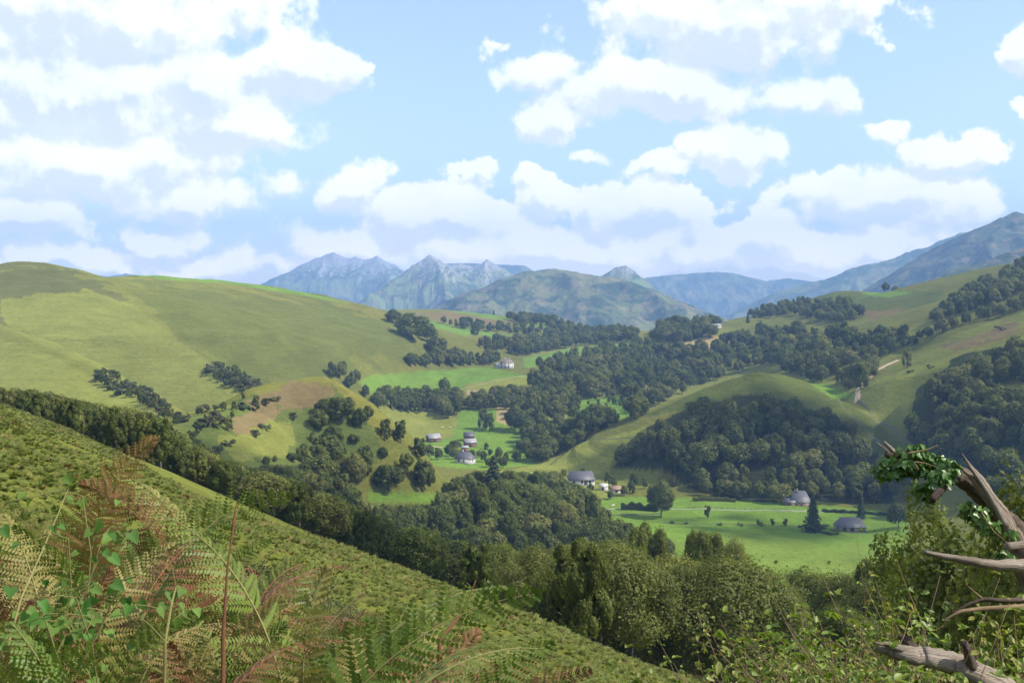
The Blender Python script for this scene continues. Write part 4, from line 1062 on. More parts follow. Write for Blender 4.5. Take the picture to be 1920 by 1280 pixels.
SPEC = [dict(), dict(L=.80, W=.19, a1=1.5), dict(L=.62, W=.15, a1=1.0), dict(L=.85, W=.17, a1=1.9), dict(L=.80, W=.20, a1=.8),
        dict(L=.55, W=.13, a1=1.6, curl=.55), dict(L=.60, W=.12, a1=2.2, curl=.9, pairs=15), dict(L=.95, W=.16, a0=.2, a1=1.6),
        dict(side=True, L=.80, W=.19, a0=.05, a1=1.0), dict(side=True, L=.75, W=.17, a0=.2, a1=1.35), dict(side=True, L=.95, W=.19, a0=.35, a1=1.5), dict(side=True, L=.6, W=.14, a0=-.2, a1=.5, curl=.3)]
for i, s_ in enumerate(SPEC):
    k_ = dict(L=.70, W=.17, a0=.25, a1=1.3, bare=.12, pairs=20); k_.update(s_)
    (V_, F_, T_), pts_ = make_frond(200 + i, **k_)
    tv, tf, ta = tube(pts_, np.linspace(.0034, .0008, len(pts_)), 5, cap=False)
    row = {'tip': pts_[-1], 'pts': pts_, 'top': pts_[:, 2].max()}
    for mk_, mt_, ms_ in (('g', M_FERN, M_STALK), ('y', M_FERNY, M_STALK), ('b', M_FERNB, M_STALKB)):
        n_ = len(F_); row[mk_] = npmesh("frond", np.concatenate([V_, tv]), [np.concatenate([F_, tf[0] + len(V_)])], mats=[mt_, ms_],
            attrs={'tint': np.concatenate([np.clip(T_, 0, 1), np.full(len(tf[0]), .5)])}, midx=np.concatenate([np.zeros(n_), np.ones(len(tf[0]))]))
    FR.append(row)
def stem_mesh(h, bx, by, mat, r=.004):
    n = 10; t = np.linspace(0, 1, n)
    pts = np.stack([bx * t ** 1.5, by * t ** 1.5, h * t], 1)
    tv, tf, ta = tube(pts, np.linspace(r, r * .55, n), 6)
    return npmesh('stem', tv, tf, mat, True, attrs={'along': ta}), pts
def add_frond(root, i, tone, az, sc, at=(0, 0, 0), tilt=0.0):
    f = link('frond', FR[i][tone], root, at); f.rotation_euler = (RND.uniform(-.12, .12), tilt, az); f.scale = (sc, sc, sc)
    return f
def hero_fern(px, py, Y, i, tone, az, label, extra=(), sc=.9):
    """a fern whose topmost frond ends at photo pixel (px,py) about Y metres ahead"""
    tip = np.array(P(px, py, Y)); off = FR[i]['tip'] * sc
    rt = tip - np.array([off[0] * cos(az) - off[1] * sin(az), off[0] * sin(az) + off[1] * cos(az), off[2]])
    lx, ly = rt[0] - .10 * cos(az), rt[1] - .06
    g_ = gz(lx, ly); h = rt[2] - g_
    r = empty('bracken_fern', (lx, ly, g_)); tag(r, label, 'fern', 'bracken ferns in the foreground')
    me, pts = stem_mesh(max(.05, h), rt[0] - lx, rt[1] - ly, M_STALKB if tone == 'b' else M_STALK); link('stem', me, r)
    add_frond(r, i, tone, az, sc, tuple(pts[-1])).rotation_euler = (0, 0, az)
    for k, (j, tn, a, s2) in enumerate(extra):
        q = pts[max(2, 8 - 2 * k)]; add_frond(r, j, tn, a, s2 * .85, tuple(q), .15)
    for k in range(3):
        q = pts[max(1, 7 - 2 * k)]; add_frond(r, RND.choice((0, 1, 2, 3)), tone if RND.random() < .6 else 'g', az + 1.6 + k * 2.3, .8, tuple(q), .2)
    return r
hero_fern(292, 820, 3.2, 8, 'y', 1.45, "tall yellowing bracken fern whose tip stands highest at the left", [(6, 'b', 2.9, 1.1), (5, 'b', -.3, 1.0)], .75)
hero_fern(545, 930, 3.2, 10, 'g', 1.5, "dark green bracken frond leaning right over the grassy slope, above the red stalk", [(3, 'g', .3, .9)], .95)
hero_fern(148, 905, 3.4, 9, 'b', -1.5, "bracken fern with curled brown fronds below the highest fern tip", [(6, 'b', 1.4, 1.2), (5, 'y', -.3, 1.1), (6, 'b', 3.6, 1.2)])
hero_fern(290, 962, 2.9, 1, 'g', 2.7, "fresh green bracken fern opening left of the red stalk", [(1, 'g', 0.2, 1.1), (2, 'g', 1.4, 1.15)])
hero_fern(418, 965, 2.9, 2, 'g', .4, "fresh green bracken fern just left of the red stalk", [(0, 'g', 2.2, 1.0)])
hero_fern(615, 1062, 2.5, 11, 'y', 1.5, "pale yellow bracken fern standing upright right of the red stalk", [(5, 'b', 3.0, 1.0), (3, 'y', -.6, 1.0)])
hero_fern(680, 1110, 2.6, 2, 'y', .3, "thin yellowing bracken fern between the pale one and the brown twig", [(3, 'g', 2.6, .9)])
hero_fern(1012, 1112, 2.5, 10, 'g', 1.6, "green bracken frond arching right beyond the brown twig", [(1, 'y', .5, .95), (3, 'g', -.5, 1.0)], 1.1)
hero_fern(1010, 1190, 2.3, 7, 'g', -.1, "low pale green bracken frond under the arching one", [(0, 'g', .9, .9)])
hero_fern(1030, 1218, 2.2, 3, 'g', .3, "lowest bracken fern at the right end of the fern patch", [(2, 'y', 2.4, .9)])
hero_fern(205, 1215, 1.6, 9, 'g', 1.4, "bright green fern with a serrated frond in the bottom left corner", [(1, 'g', 2.8, .8), (2, 'g', 1.2, .7)], .7)
hero_fern(20, 1165, 1.7, 2, 'g', 2.6, "bright fern cut by the left edge of the picture", [(0, 'g', .4, .8)], .7)
hero_fern(8, 962, 3.2, 2, 'y', 2.4, "yellowing fern against the left edge above the vine", [(5, 'b', .8, 1.0)])
hero_fern(215, 885, 3.6, 1, 'y', 2.7, "yellow green bracken fern just left of the highest fern tip", [(5, 'b', .9, 1.1), (0, 'y', 0, 1)])
BND = np.array([(-100,960),(0,950),(60,945),(140,905),(200,900),(260,905),(300,975),(380,990),(440,1015),(500,1030),(560,1075),(640,1095),(720,1140),(820,1165),(900,1160),(960,1185),(1040,1260),(1090,1300)])
nf = 0; tries = 0
WHERE = ["at the far left", "left of the vine leaves", "under the highest fern tip", "left of the red stalk", "behind the red stalk", "right of the red stalk",
         "below the pale upright fern", "left of the brown twig", "below the brown twig", "at the right end of the patch"]
LOOK = {'g': 'green', 'y': 'yellowing', 'b': 'brown withered'}
cnt = {}
ORD = ['', 'second ', 'third ', 'fourth ', 'fifth ', 'sixth ', 'seventh ', 'eighth ', 'ninth ', 'tenth ', 'eleventh ', 'twelfth ', 'thirteenth ', 'fourteenth ', 'fifteenth ']
ferns = []
while nf < 290 and tries < 20000:
    tries += 1
    Y = RND.uniform(2.3, 7.0); px = RND.uniform(-60, 1060) if RND.random() < .65 else RND.uniform(250, 900)
    x = (px - 960) / F * Y; z = gz(x, Y)
    py = np.interp(px, BND[:, 0], BND[:, 1]) + abs(RND.gauss(0, 1)) * 50 + RND.uniform(0, 80)
    top = P(px, float(py), Y)[2]; h = top - z
    if not (.30 < h < 1.7): continue
    ferns.append((px, x, Y, z, h)); nf += 1
for (px, x, Y, z, h) in sorted(ferns):
    tone = RND.choice('gggggyyybbb'); depth = 'near' if Y < 3.2 else 'farther'
    wi = min(9, max(0, int(px / 105)))
    key = (LOOK[tone], depth, wi); c_ = cnt.get(key, 0); cnt[key] = c_ + 1
    r = empty('bracken_fern', (x, Y, z))
    tag(r, "%s %s %s bracken fern %s" % (nth(c_), depth, LOOK[tone], WHERE[wi]), 'fern', 'bracken ferns in the foreground')
    sc_ = min(1.0, h / .95); me, sp_ = stem_mesh(max(.12, h - .50 * sc_), RND.uniform(-.12, .12), RND.uniform(-.12, .12), M_STALKB if tone == 'b' else M_STALK); link('stem', me, r)
    a = RND.uniform(0, 6.28)
    for k in range(RND.choice((4, 5, 6))):
        i = RND.choice((0, 1, 2, 3, 4, 7, 8, 9, 10, 11, 8, 9)) if tone != 'b' else RND.choice((5, 6, 5, 3, 11, 9))
        tn = tone if RND.random() < .72 else RND.choice('ggyb')
        add_frond(r, i, tn, (a + k * 2.3 + RND.uniform(-.4, .4)) if i < 8 else RND.choice((1.55, -1.55)) + RND.uniform(-.6, .6), RND.uniform(.52, .85) * sc_, tuple(sp_[max(2, 9 - k)]), RND.uniform(0, .45))

# ---- low growth among the ferns and brambles, and bracken over the whole near slope
def clump_mesh(seed, n, leaf, H, R, mat, aspect=1.6):
    rg = np.random.default_rng(seed)
    a = rg.uniform(0, 2 * pi, n); rr = R * np.sqrt(rg.uniform(0, 1, n)); z = H * (1 - (rr / R) ** 2 * .6) * rg.uniform(.25, 1, n) ** .6
    pos = np.stack([rr * np.cos(a), rr * np.sin(a), z], 1)
    nrm = np.stack([np.cos(a) * .5, np.sin(a) * .5, np.ones(n)], 1) + rg.normal(size=(n, 3)) * .45
    nrm /= np.linalg.norm(nrm, axis=1, keepdims=True)
    V, Fq = leaf_quads(pos, nrm, np.full(n, leaf), rg, aspect)
    return npmesh("clump", V, Fq, mat, attrs={'tint': rg.uniform(.2, .8, n)})
def tuft_mesh(seed, mat, nf_=8, L=.55, W=.17, pairs=9):
    """bracken plant seen from some way off: arching fronds, each pinna one blade"""
    rg = np.random.default_rng(seed); V = []; Fq = []; T = []
    for f in range(nf_):
        az = rg.uniform(0, 2 * pi); a1 = rg.uniform(.9, 1.7); l = L * rg.uniform(.7, 1.15); p = np.zeros(3); h = np.array([cos(az), sin(az), 0])
        sd = np.array([-sin(az), cos(az), 0]); tn = rg.uniform(.25, .75)
        for i in range(pairs + 4):
            t = i / (pairs + 3); an = .15 + (a1 - .15) * t
            d = h * sin(an) + np.array([0, 0, cos(an)]); p = p + d * l / (pairs + 4)
            if i < 4: continue
            u = (i - 4) / pairs; pl = W * (1 - u) ** .85 + .02
            for s in (-1, 1):
                D = unit(sd * s + d * .4 + np.array([0, 0, -.15])); nn_ = unit(np.cross(D, d) + rg.normal(size=3) * .1)
                blade(p, D, nn_, pl, .036 + .016 * (1 - u), V, Fq, T, tn + rg.uniform(-.15, .15))
    return npmesh("tuft", np.array(V), np.array(Fq), mat, attrs={'tint': np.clip(T, 0, 1)})
cp = [tuft_mesh(300 + i, M_COVER) for i in range(6)]
rgs = np.random.default_rng(5)
pts = []; idx = []; scl = []; rot = []
for (y0, y1, dens_, sc0) in ((6, 16, 22, .48), (16, 34, 19, .46), (34, 70, 10, .62), (70, 165, 3.2, 1.0)):
    xr0 = -.52 * y1 - 4; xr1 = .5 * y1 + 4
    n = int((xr1 - xr0) * (y1 - y0) * dens_)
    X = rgs.uniform(xr0, xr1, n); Y = rgs.uniform(y0, y1, n)
    S_ = X * DX + Y * DY
    k = (np.abs(X) < .53 * Y + 3) & (S_ < 31) & (X > -.53 * Y - 3)
    X, Y = X[k], Y[k]
    Z = height(X, Y)
    pt = fbm(X / 4.5, Y / 4.5, 3, 91)
    for x, y, z, v in zip(X, Y, Z, pt):
        if v < -.42 and rgs.uniform() < .6: continue
        pts.append((x, y, z - .05)); idx.append(int(rgs.integers(6))); s = sc0 * rgs.uniform(.6, 1.15) * (.85 + .45 * v); scl.append((s, s, s * rgs.uniform(.55, .95)))
        rot.append((rgs.normal() * .12 + .1, rgs.normal() * .12 + .15, rgs.uniform(0, 6.28)))
print("bracken cover", len(pts))
scatter('bracken_cover', pts, idx, scl, rot, cp)
up = [clump_mesh(320 + i, 150, .055, .42, .38, M_BRAM) for i in range(3)] + [clump_mesh(330 + i, 110, .04, .30, .35, M_FERNB, 3) for i in range(2)] + [clump_mesh(340, 130, .03, .45, .3, M_FERN, 5)]
pts = []; idx = []; scl = []; rot = []
X = rgs.uniform(-4.2, 4.5, 2600); Y = rgs.uniform(1.3, 7.5, 2600); k = (np.abs(X) < .52 * Y + .6); X, Y = X[k], Y[k]; Z = height(X, Y)
for x, y, z in zip(X, Y, Z):
    pxx = 960 + F * x / y
    pts.append((x, y, z)); idx.append(int(rgs.choice([0, 1, 2, 3, 4, 5], p=[.22, .16, .14, .18, .12, .18]))); s = rgs.uniform(.6, 1.25); scl.append((s, s, s * .9)); rot.append((rgs.normal() * .1, .2, rgs.uniform(0, 6.28)))
scatter('undergrowth', pts, idx, scl, rot, up)

# ---- leaves with a real outline
def leaf_shape(kind):
    if kind == 'heart': o = [(0,0),(-.16,.28),(.02,.46),(.35,.42),(.70,.22),(1,0),(.70,-.22),(.35,-.42),(.02,-.46),(-.16,-.28)]
    elif kind == 'ivy': o = [(0,0),(-.05,.30),(.18,.52),(.36,.26),(.66,.32),(1,0),(.66,-.32),(.36,-.26),(.18,-.52),(-.05,-.30)]
    else: o = [(0,0),(.15,.22),(.40,.32),(.62,.27),(.85,.12),(1,0),(.85,-.12),(.62,-.27),(.40,-.32),(.15,-.22)]
    return np.array(o)
def real_leaves(pos, dirs, nrms, size, kind, tint, fold=.25, droop=.2):
    o = leaf_shape(kind); n = len(pos); k = len(o)
    V = []; Fc = []
    for i in range(n):
        d = unit(dirs[i]); nn_ = unit(nrms[i] - d * np.dot(nrms[i], d)); s = np.cross(nn_, d)
        L = size[i]; w = o[:, 1:2]; u = o[:, 0:1]
        V.append(pos[i] + L * (d * u + s * w + nn_ * (np.abs(w) * fold - u * u * droop)))
        b = i * k
        Fc.append([(b, b + 1, b + 2, b + 3), (b, b + 3, b + 4, b + 5), (b, b + 5, b + 6, b + 7), (b, b + 7, b + 8, b + 9)])
    V = np.concatenate(V); Fq = np.array(Fc).reshape(-1, 4)
    return V, Fq, np.repeat(tint, 4)
def bramble_meshes(seed, canes=13, H=1.5, leafL=.058, spread=1.0, kind='oval'):
    rg = np.random.default_rng(seed); st = []; P_ = []; D_ = []; N_ = []; S_ = []; T_ = []
    for c in range(canes):
        az = rg.uniform(0, 2 * pi); ln = H * rg.uniform(.75, 1.25); a0 = rg.uniform(.05, .4); a1 = a0 + rg.uniform(.4, 1.5) * spread; n = 16
        p = np.array([rg.normal() * .12, rg.normal() * .12, 0.]); pl = [p]
        for i in range(n):
            a = a0 + (a1 - a0) * (i / n) ** 1.7
            d = unit(np.array([cos(az) * sin(a), sin(az) * sin(a), cos(a)]) + rg.normal(size=3) * .07)
            p = p + d * ln / n; pl.append(p)
            if i > 3:
                for q in range(2):
                    la = rg.uniform(0, 2 * pi); sd = unit(np.cross(d, [cos(la), sin(la), .3]))
                    pet = p + sd * .05; sz = leafL * rg.uniform(.6, 1.15) * (1 - .35 * (i / n)); tn = rg.uniform(.25, .85)
                    for off in (-1.1, 0, 1.1):
                        dd = unit(sd * cos(off) + np.cross(sd, [0, 0, 1]) * sin(off) + np.array([0, 0, -.1]))
                        P_.append(pet); D_.append(dd); N_.append(np.array([0, 0, 1.]) + rg.normal(size=3) * .35); S_.append(sz); T_.append(tn)
        st.append(tube(np.array(pl), np.linspace(.006, .0015, n + 1), 5))
    V, Fq, tn = real_leaves(np.array(P_), np.array(D_), np.array(N_), np.array(S_), kind, np.array(T_))
    sv, sf, sa = join(st)
    return npmesh("leaves", V, Fq, M_BRAM, attrs={'tint': tn}), npmesh("stems", sv, sf, M_TWIG, True, attrs={'along': sa})
BR = [bramble_meshes(400 + i, spread=.8 + .15 * i) for i in range(4)]
BBND = np.array([(1150,1290),(1220,1262),(1300,1262),(1400,1205),(1470,1185),(1530,1165),(1600,1110),(1680,1105),(1760,1110),(1840,1100),(1990,1095)])
def bramble(px, py, Y, i, label, sq=1.0):
    x = (px - 960) / F * Y; z = gz(x, Y); h = P(px, py, Y)[2] - z
    s = h / 1.6
    r = empty('bramble', (x, Y, z), RND.uniform(0, 6.28)); r.scale = (s * sq, s * sq, s)
    tag(r, label, 'bramble', 'brambles at the lower right'); link('leaves', BR[i][0], r); link('stems', BR[i][1], r)
bl = []
for k in range(1500):
    if len(bl) > 78: break
    px = RND.uniform(1330, 1980); Y = RND.uniform(3.6, 7.4)
    py = np.interp(px, BBND[:, 0], BBND[:, 1]) + abs(RND.gauss(0, 45)) + (7.4 - Y) * 14
    x = (px - 960) / F * Y; h = P(px, float(py), Y)[2] - gz(x, Y)
    if 0.8 < h < 2.4: bl.append((px, py, Y))
BW = ["left of the pale log", "above the pale log tip", "above the pale log", "below the twisted dead branches", "at the lower right corner"]
cnt = {}
for (px, py, Y) in sorted(bl):
    wi = 0 if px < 1540 else 1 if px < 1680 else 2 if px < 1780 else 3 if px < 1870 else 4
    dp = 'front' if Y < 5.3 else 'back'; c_ = cnt.get((wi, dp), 0); cnt[(wi, dp)] = c_ + 1
    bramble(px, py, Y, RND.randrange(4), "%s bright bramble in the %s, %s" % (nth(c_), dp, BW[wi]), .75)
bramble(1195, 1185, 4.6, 2, "tall thin bramble shoot reaching up alone below the dark wood", .22)
bramble(1165, 1255, 4.4, 1, "low bramble shoot at the bottom edge beside the tall thin one", .3)
bramble(1640, 1075, 5.2, 3, "upright yellow green bramble shoot standing above the pale log tip", .32)
bramble(1690, 1080, 6.0, 0, "bramble shoot below the thin pale trunked tree", .4)
bramble(1310, 1240, 4.6, 0, "bramble sprig at the bottom edge left of the bramble thicket", .3)

# ---- climbing vine with heart leaves, lower left
def vine(px, py, Y, n, label, w=.38, h=.5, seed=1):
    rg = np.random.default_rng(seed); c = np.array(P(px, py, Y))
    g_ = gz(c[0], c[1]); r = empty('climbing_vine', (c[0], c[1], g_)); tag(r, label, 'vine')
    st = []; P_ = []; D_ = []; N_ = []; S_ = []; T_ = []
    for k in range(7):
        p = np.array([rg.normal() * .08, rg.normal() * .08, .05]); pl = [p]; tx = rg.uniform(-w, w); ty = rg.uniform(-.2, .15); tz = c[2] - g_ + rg.uniform(-h * .2, h * .5)
        for i in range(14):
            t = (i + 1) / 14
            q = np.array([tx * t ** 1.3 + .06 * sin(t * 9 + k), ty * t + .06 * cos(t * 8 + k), tz * min(1, t * 1.25) - .15 * max(0, t - .8) * 5 * .2])
            pl.append(q)
            if i > 3:
                for z_ in range(max(1, n // 70)):
                    a = rg.uniform(-pi, pi); P_.append(q + rg.normal(size=3) * .025); D_.append(np.array([cos(a) * .8, sin(a) * .5 - .4, -.55 + rg.normal() * .3]))
                    N_.append(np.array([.3, -.75, .6]) + rg.normal(size=3) * .3); S_.append(rg.uniform(.015, .031)); T_.append(rg.uniform(.3, .85))
        st.append(tube(np.array(pl), np.linspace(.003, .001, 15), 5))
    V, Fq, tn = real_leaves(np.array(P_), np.array(D_), np.array(N_), np.array(S_), 'heart', np.array(T_))
    link('leaves', npmesh('leaves', V, Fq, M_VINE, attrs={'tint': tn}), r)
    sv, sf, sa = join(st); link('stems', npmesh('stems', sv, sf, M_STALK, True, attrs={'along': sa}), r)
vine(185, 1085, 2.35, 150, "climbing vine with heart shaped leaves among the ferns at lower left", .22, .45, 3)
vine(60, 1110, 2.3, 60, "vine with broad dull leaves at the left edge, beside the brighter one", .25, .3, 4)

# ---- single stalks
def stalk(name, label, pts, rad, mat, cat, twigs=()):
    q = [np.array(P(*a)) for a in pts]; b = q[0]
    r = empty(name, tuple(b)); tag(r, label, cat)
    def sm(qq):
        qq = np.array(qq); t = np.linspace(0, len(qq) - 1, len(qq) * 5)
        return np.stack([np.interp(t, np.arange(len(qq)), qq[:, i]) for i in range(3)], 1)
    tv, tf, ta = tube(sm([x - b for x in q]), np.interp(np.linspace(0, 1, len(q) * 5), np.linspace(0, 1, len(rad)), rad), 7)
    link('stem', npmesh('stem', tv, tf, mat, True, attrs={'along': ta}), r)
    for tw in twigs:
        q2 = [np.array(P(*a)) - b for a in tw]
        tv, tf, ta = tube(sm(q2), np.linspace(rad[-1] * .8, rad[-1] * .35, len(q2) * 5), 5)
        link('side_shoot', npmesh('side_shoot', tv, tf, mat, True, attrs={'along': ta}), r)
stalk('dock_stalk', "reddish upright stalk with a pointed pale tip among the ferns", [(418,1330,2.2),(419,1180,2.22),(427,1060,2.25),(438,985,2.28),(444,938,2.3)], [.0055,.0045,.003,.0018,.0035,.0005], M_STALKB, 'stalk', [[(427,1060,2.25),(445,1045,2.25)]])
stalk('brown_twig', "thin brown forked twig sticking up behind the ferns", [(822,1330,2.6),(824,1200,2.6),(865,1150,2.65),(876,1125,2.66),(892,1088,2.68)], [.006,.004,.0025,.0012], M_STALKB, 'twig', [[(876,1125,2.66),(872,1105,2.66)],[(824,1205,2.6),(800,1180,2.6),(785,1165,2.6)],[(865,1150,2.65),(840,1140,2.6)]])
stalk('pale_stalk', "pale green forked stalk standing between the vine and the red stalk", [(308,1300,2.1),(310,1200,2.1),(322,1130,2.15),(330,1100,2.2)], [.0035,.0028,.0015], M_STALK, 'stalk', [[(310,1202,2.1),(285,1175,2.1),(262,1155,2.1)],[(330,1100,2.2),(322,1060,2.2),(314,1045,2.2)]])
stalk('bare_stalk', "long leaning stalk crossing the ferns at the left edge", [(15,1210,2.2),(40,1120,2.3),(80,1030,2.5),(110,960,2.7),(128,915,2.8)], [.0025,.002,.001], M_STALK, 'stalk')

# ---- broken dead tree at the right edge
def limb(root, name, pts, rad, mat, seg=12, rough=.10, seed=0, label=None, seglen=5, squash=None):
    b = np.array(root.location)
    q = np.array([np.array(P(*a)) - b for a in pts]); m = len(q) * seglen
    t = np.linspace(0, len(q) - 1, m); qq = np.stack([np.interp(t, np.arange(len(q)), q[:, i]) for i in range(3)], 1)
    rg = np.random.default_rng(seed); k = np.ones(3) / 3
    for i in range(3): qq[1:-1, i] = np.convolve(qq[:, i], k, 'valid')
    rr_ = np.interp(np.linspace(0, 1, m), np.linspace(0, 1, len(rad)), rad)
    qq[1:-1] += np.stack([np.convolve(rg.normal(size=m + 2), np.ones(5) / 5, 'valid') for _ in range(3)], 1) * rr_[1:-1, None] * .30
    tv, tf, ta = tube(qq, rr_, seg, rough, seed)
    o = link(name, npmesh(name, tv, tf, mat, True, attrs={'along': ta}), root)
    if label: o['label'] = label
    return o
c0 = P(1975, 1330, 6.6)
dt = empty('dead_tree', (c0[0], c0[1], gz(c0[0], c0[1])))
tag(dt, "broken dead tree with splintered wood and ivy at the right edge", 'dead tree')
limb(dt, 'trunk', [(2010,1560,6.6),(1990,1300,6.7),(1965,1130,6.8),(1925,1040,6.9),(1893,985,7),(1850,935,7),(1810,900,7)], [.16,.13,.105,.085,.070,.060,.055], M_DARKW, 16, .14, 1, seglen=7)
limb(dt, 'broken_limb', [(1812,902,7),(1775,882,7),(1735,866,7),(1695,855,7),(1660,853,7)], [.065,.06,.045,.035,.02], M_DARKW, 12, .16, 2)
limb(dt, 'snapped_stub', [(1800,893,6.95),(1775,905,6.85),(1748,938,6.75)], [.034,.027,.020], M_DARKW, 9, .1, 3)
limb(dt, 'splinter', [(1912,1022,6.85),(1893,990,6.85),(1868,945,6.85),(1842,903,6.85),(1820,874,6.85),(1803,849,6.85)], [.050,.047,.034,.024,.012,.003], M_DEADW, 12, .10, 4, label='long pale splintered spike')
limb(dt, 'splinter', [(1896,1006,6.80),(1872,965,6.83),(1846,925,6.86),(1822,893,6.88),(1799,876,6.9)], [.040,.037,.026,.016,.003], M_DEADW, 10, .12, 5, label='second, shorter pale spike')
limb(dt, 'splinter', [(1885,985,6.78),(1855,930,6.80),(1830,890,6.83),(1811,866,6.85)], [.03,.018,.010,.002], M_DEADW, 7, .12, 15)
limb(dt, 'dead_twig', [(1672,853,7),(1660,842,7),(1643,828,7)], [.012,.008,.003], M_DEADW, 6, .1, 6)
limb(dt, 'dead_twig', [(1680,850,7),(1668,838,7),(1657,828,7)], [.018,.012,.008], M_DEADW, 6, .1, 7)
limb(dt, 'bare_branch', [(1990,1075,6.5),(1925,1062,6.4),(1870,1060,6.3),(1820,1053,6.2),(1775,1043,6.2),(1732,1033,6.2)], [.055,.042,.030,.026,.019,.012], M_DEADW, 11, .10, 8, label='long pale bare branch pointing left')
limb(dt, 'bare_branch', [(1985,1010,6.5),(1920,1020,6.4),(1886,1023,6.35)], [.03,.024,.024], M_DEADW, 10, .08, 9)
limb(dt, 'bare_branch', [(1990,1120,6.2),(1920,1124,6.1),(1870,1124,6),(1845,1122,6),(1815,1133,6),(1782,1150,6)], [.02,.016,.013,.012,.010,.004], M_DARKW, 8, .12, 10)
limb(dt, 'bare_branch', [(1985,1128,6.0),(1900,1138,5.9),(1850,1140,5.9),(1800,1146,5.9),(1768,1165,5.9)], [.016,.013,.012,.010,.004], M_TWIG, 8, .12, 11)
limb(dt, 'bare_branch', [(1842,1122,6),(1828,1110,6),(1815,1098,6)], [.006,.004,.002], M_TWIG, 5, .1, 12)
c0 = P(1850, 1290, 4.55)
lg = empty('fallen_log', (c0[0], c0[1], c0[2] - .2)); tag(lg, "pale weathered log with a hollow broken end lying in the brambles", 'log')
limb(lg, 'log', [(1950,1330,4.6),(1880,1290,4.55),(1830,1258,4.5),(1785,1240,4.5),(1740,1232,4.5),(1700,1226,4.5),(1668,1218,4.5),(1648,1210,4.5)], [.06,.056,.05,.046,.04,.034,.028,.016], M_DEADW, 14, .12, 20, seglen=6)
limb(lg, 'splinter', [(1700,1220,4.48),(1670,1210,4.47),(1638,1203,4.47)], [.014,.010,.004], M_DEADW, 7, .15, 21)
limb(lg, 'snapped_stub', [(1830,1268,4.5),(1818,1240,4.45),(1806,1206,4.42)], [.026,.022,.014], M_DARKW, 10, .18, 22)
limb(lg, 'snapped_stub', [(1735,1232,4.6),(1700,1205,4.62),(1686,1190,4.64)], [.03,.022,.010], M_DARKW, 9, .16, 23)

def leaf_cloud(blobs, n, kind, size, seed):
    rg = np.random.default_rng(seed); P_ = []; N_ = []; D_ = []
    w = np.array([b[3] ** 2 for b in blobs]); w = w / w.sum()
    for k in rg.choice(len(blobs), n, p=w):
        px, py, Y, r_ = blobs[k]; c = np.array(P(px, py, Y)); rm = r_ / F * Y
        d = unit(rg.normal(size=3)); P_.append(c + d * rm * rg.uniform(.55, 1.05) * np.array([1, .8, .8]))
        N_.append(d + np.array([.2, -.3, .7]) + rg.normal(size=3) * .25); D_.append(np.array([rg.normal(), rg.normal() * .5, -.8]))
    return real_leaves(np.array(P_), np.array(D_), np.array(N_), size * rg.uniform(.6, 1.15, n), kind, rg.uniform(.2, .85, n))
def ivy(label, blobs, n, size, seed, stems=()):
    c = P(*blobs[0][:3]); r = empty('ivy', c); tag(r, label, 'ivy', 'ivy on the dead tree')
    V, Fq, tn = leaf_cloud(blobs, n, 'ivy', size, seed)
    link('leaves', npmesh('leaves', V - np.array(c), Fq, M_IVY, attrs={'tint': tn}), r)
    for i, s in enumerate(stems): limb(r, 'stem', s, [.006, .004, .002], M_TWIG, 5, .1, 30 + i)
ivy("thick clump of ivy covering the broken limb at its left end", [(1700,862,7,34),(1672,876,7,26),(1735,870,7,32),(1652,880,7,14),(1720,845,7,20),(1765,872,6.95,22)], 620, .055, 1,
    [[(1722,880,6.9),(1712,865,6.9),(1735,868,6.9),(1760,876,6.9)], [(1700,850,6.9),(1740,842,6.9),(1758,834,6.9)]])
ivy("smaller ivy clump on the limb beside the snapped stub", [(1765,895,6.85,22),(1778,880,6.9,22),(1750,912,6.85,16),(1735,920,6.9,20)], 260, .055, 2)
ivy("ivy leaves on the trunk under the pale spikes", [(1835,965,6.8,26),(1815,955,6.85,20),(1860,985,6.75,18),(1885,1045,6.6,20),(1900,1000,6.7,12)], 230, .045, 3,
    [[(1840,960,6.75),(1862,995,6.7),(1890,1018,6.6)]])
V, Fq, tn = leaf_cloud([(1690,1130,6,6)], 3, 'ivy', .05, 9)
# thin tree with a pale trunk and dark leaning branches behind the dead tree
def thin_tree(name, label, px, ytop, Y, w, nleaf, leaf, kind, barkm, seed, leafm):
    x = (px - 960) / F * Y; z = gz(x, Y); h = P(px, ytop, Y)[2] - z
    V, Fq, tn = crown(kind, seed, h, w, 26, nleaf, leaf)
    r = empty(name, (x, Y, z)); tag(r, label, 'tree')
    link('crown', npmesh('crown', V, Fq, leafm, attrs={'tint': tn}), r)
    zz = np.linspace(-.03, .6, 9) * h; rg = np.random.default_rng(seed)
    tv, tf, ta = tube(np.stack([np.cumsum(rg.normal(size=9)) * .008 * h, np.cumsum(rg.normal(size=9)) * .008 * h, zz], 1), np.linspace(.010, .003, 9) * h, 7)
    link('trunk', npmesh('trunk', tv, tf, barkm, True, attrs={'along': ta}), r)
thin_tree('birch_tree', "thin tree with a pale bare trunk rising between the meadow and the dead tree", 1741, 895, 30, 2.6, 3000, .075, 'open', M_BARKP, 51, M_LEAF)
thin_tree('broadleaf_tree', "slender leafy tree left of the pale trunked thin tree", 1690, 960, 33, 2.6, 3000, .08, 'open', M_BARK, 57, M_LEAF)
thin_tree('broadleaf_tree', "dark small leaved tree overhanging the right edge behind the dead tree", 1960, 835, 18, 2.6, 7500, .07, 'tall', M_BARK, 53, M_LEAF)
thin_tree('broadleaf_tree', "low dark tree behind the long bare dead branch", 1835, 1000, 24, 3.4, 7000, .10, 'round', M_BARK, 55, M_LEAF)
thin_tree('broadleaf_tree', "bushy dark tree below the dead trunk at the right edge", 1925, 1010, 21, 3.0, 6500, .10, 'round', M_BARK, 58, M_LEAF)
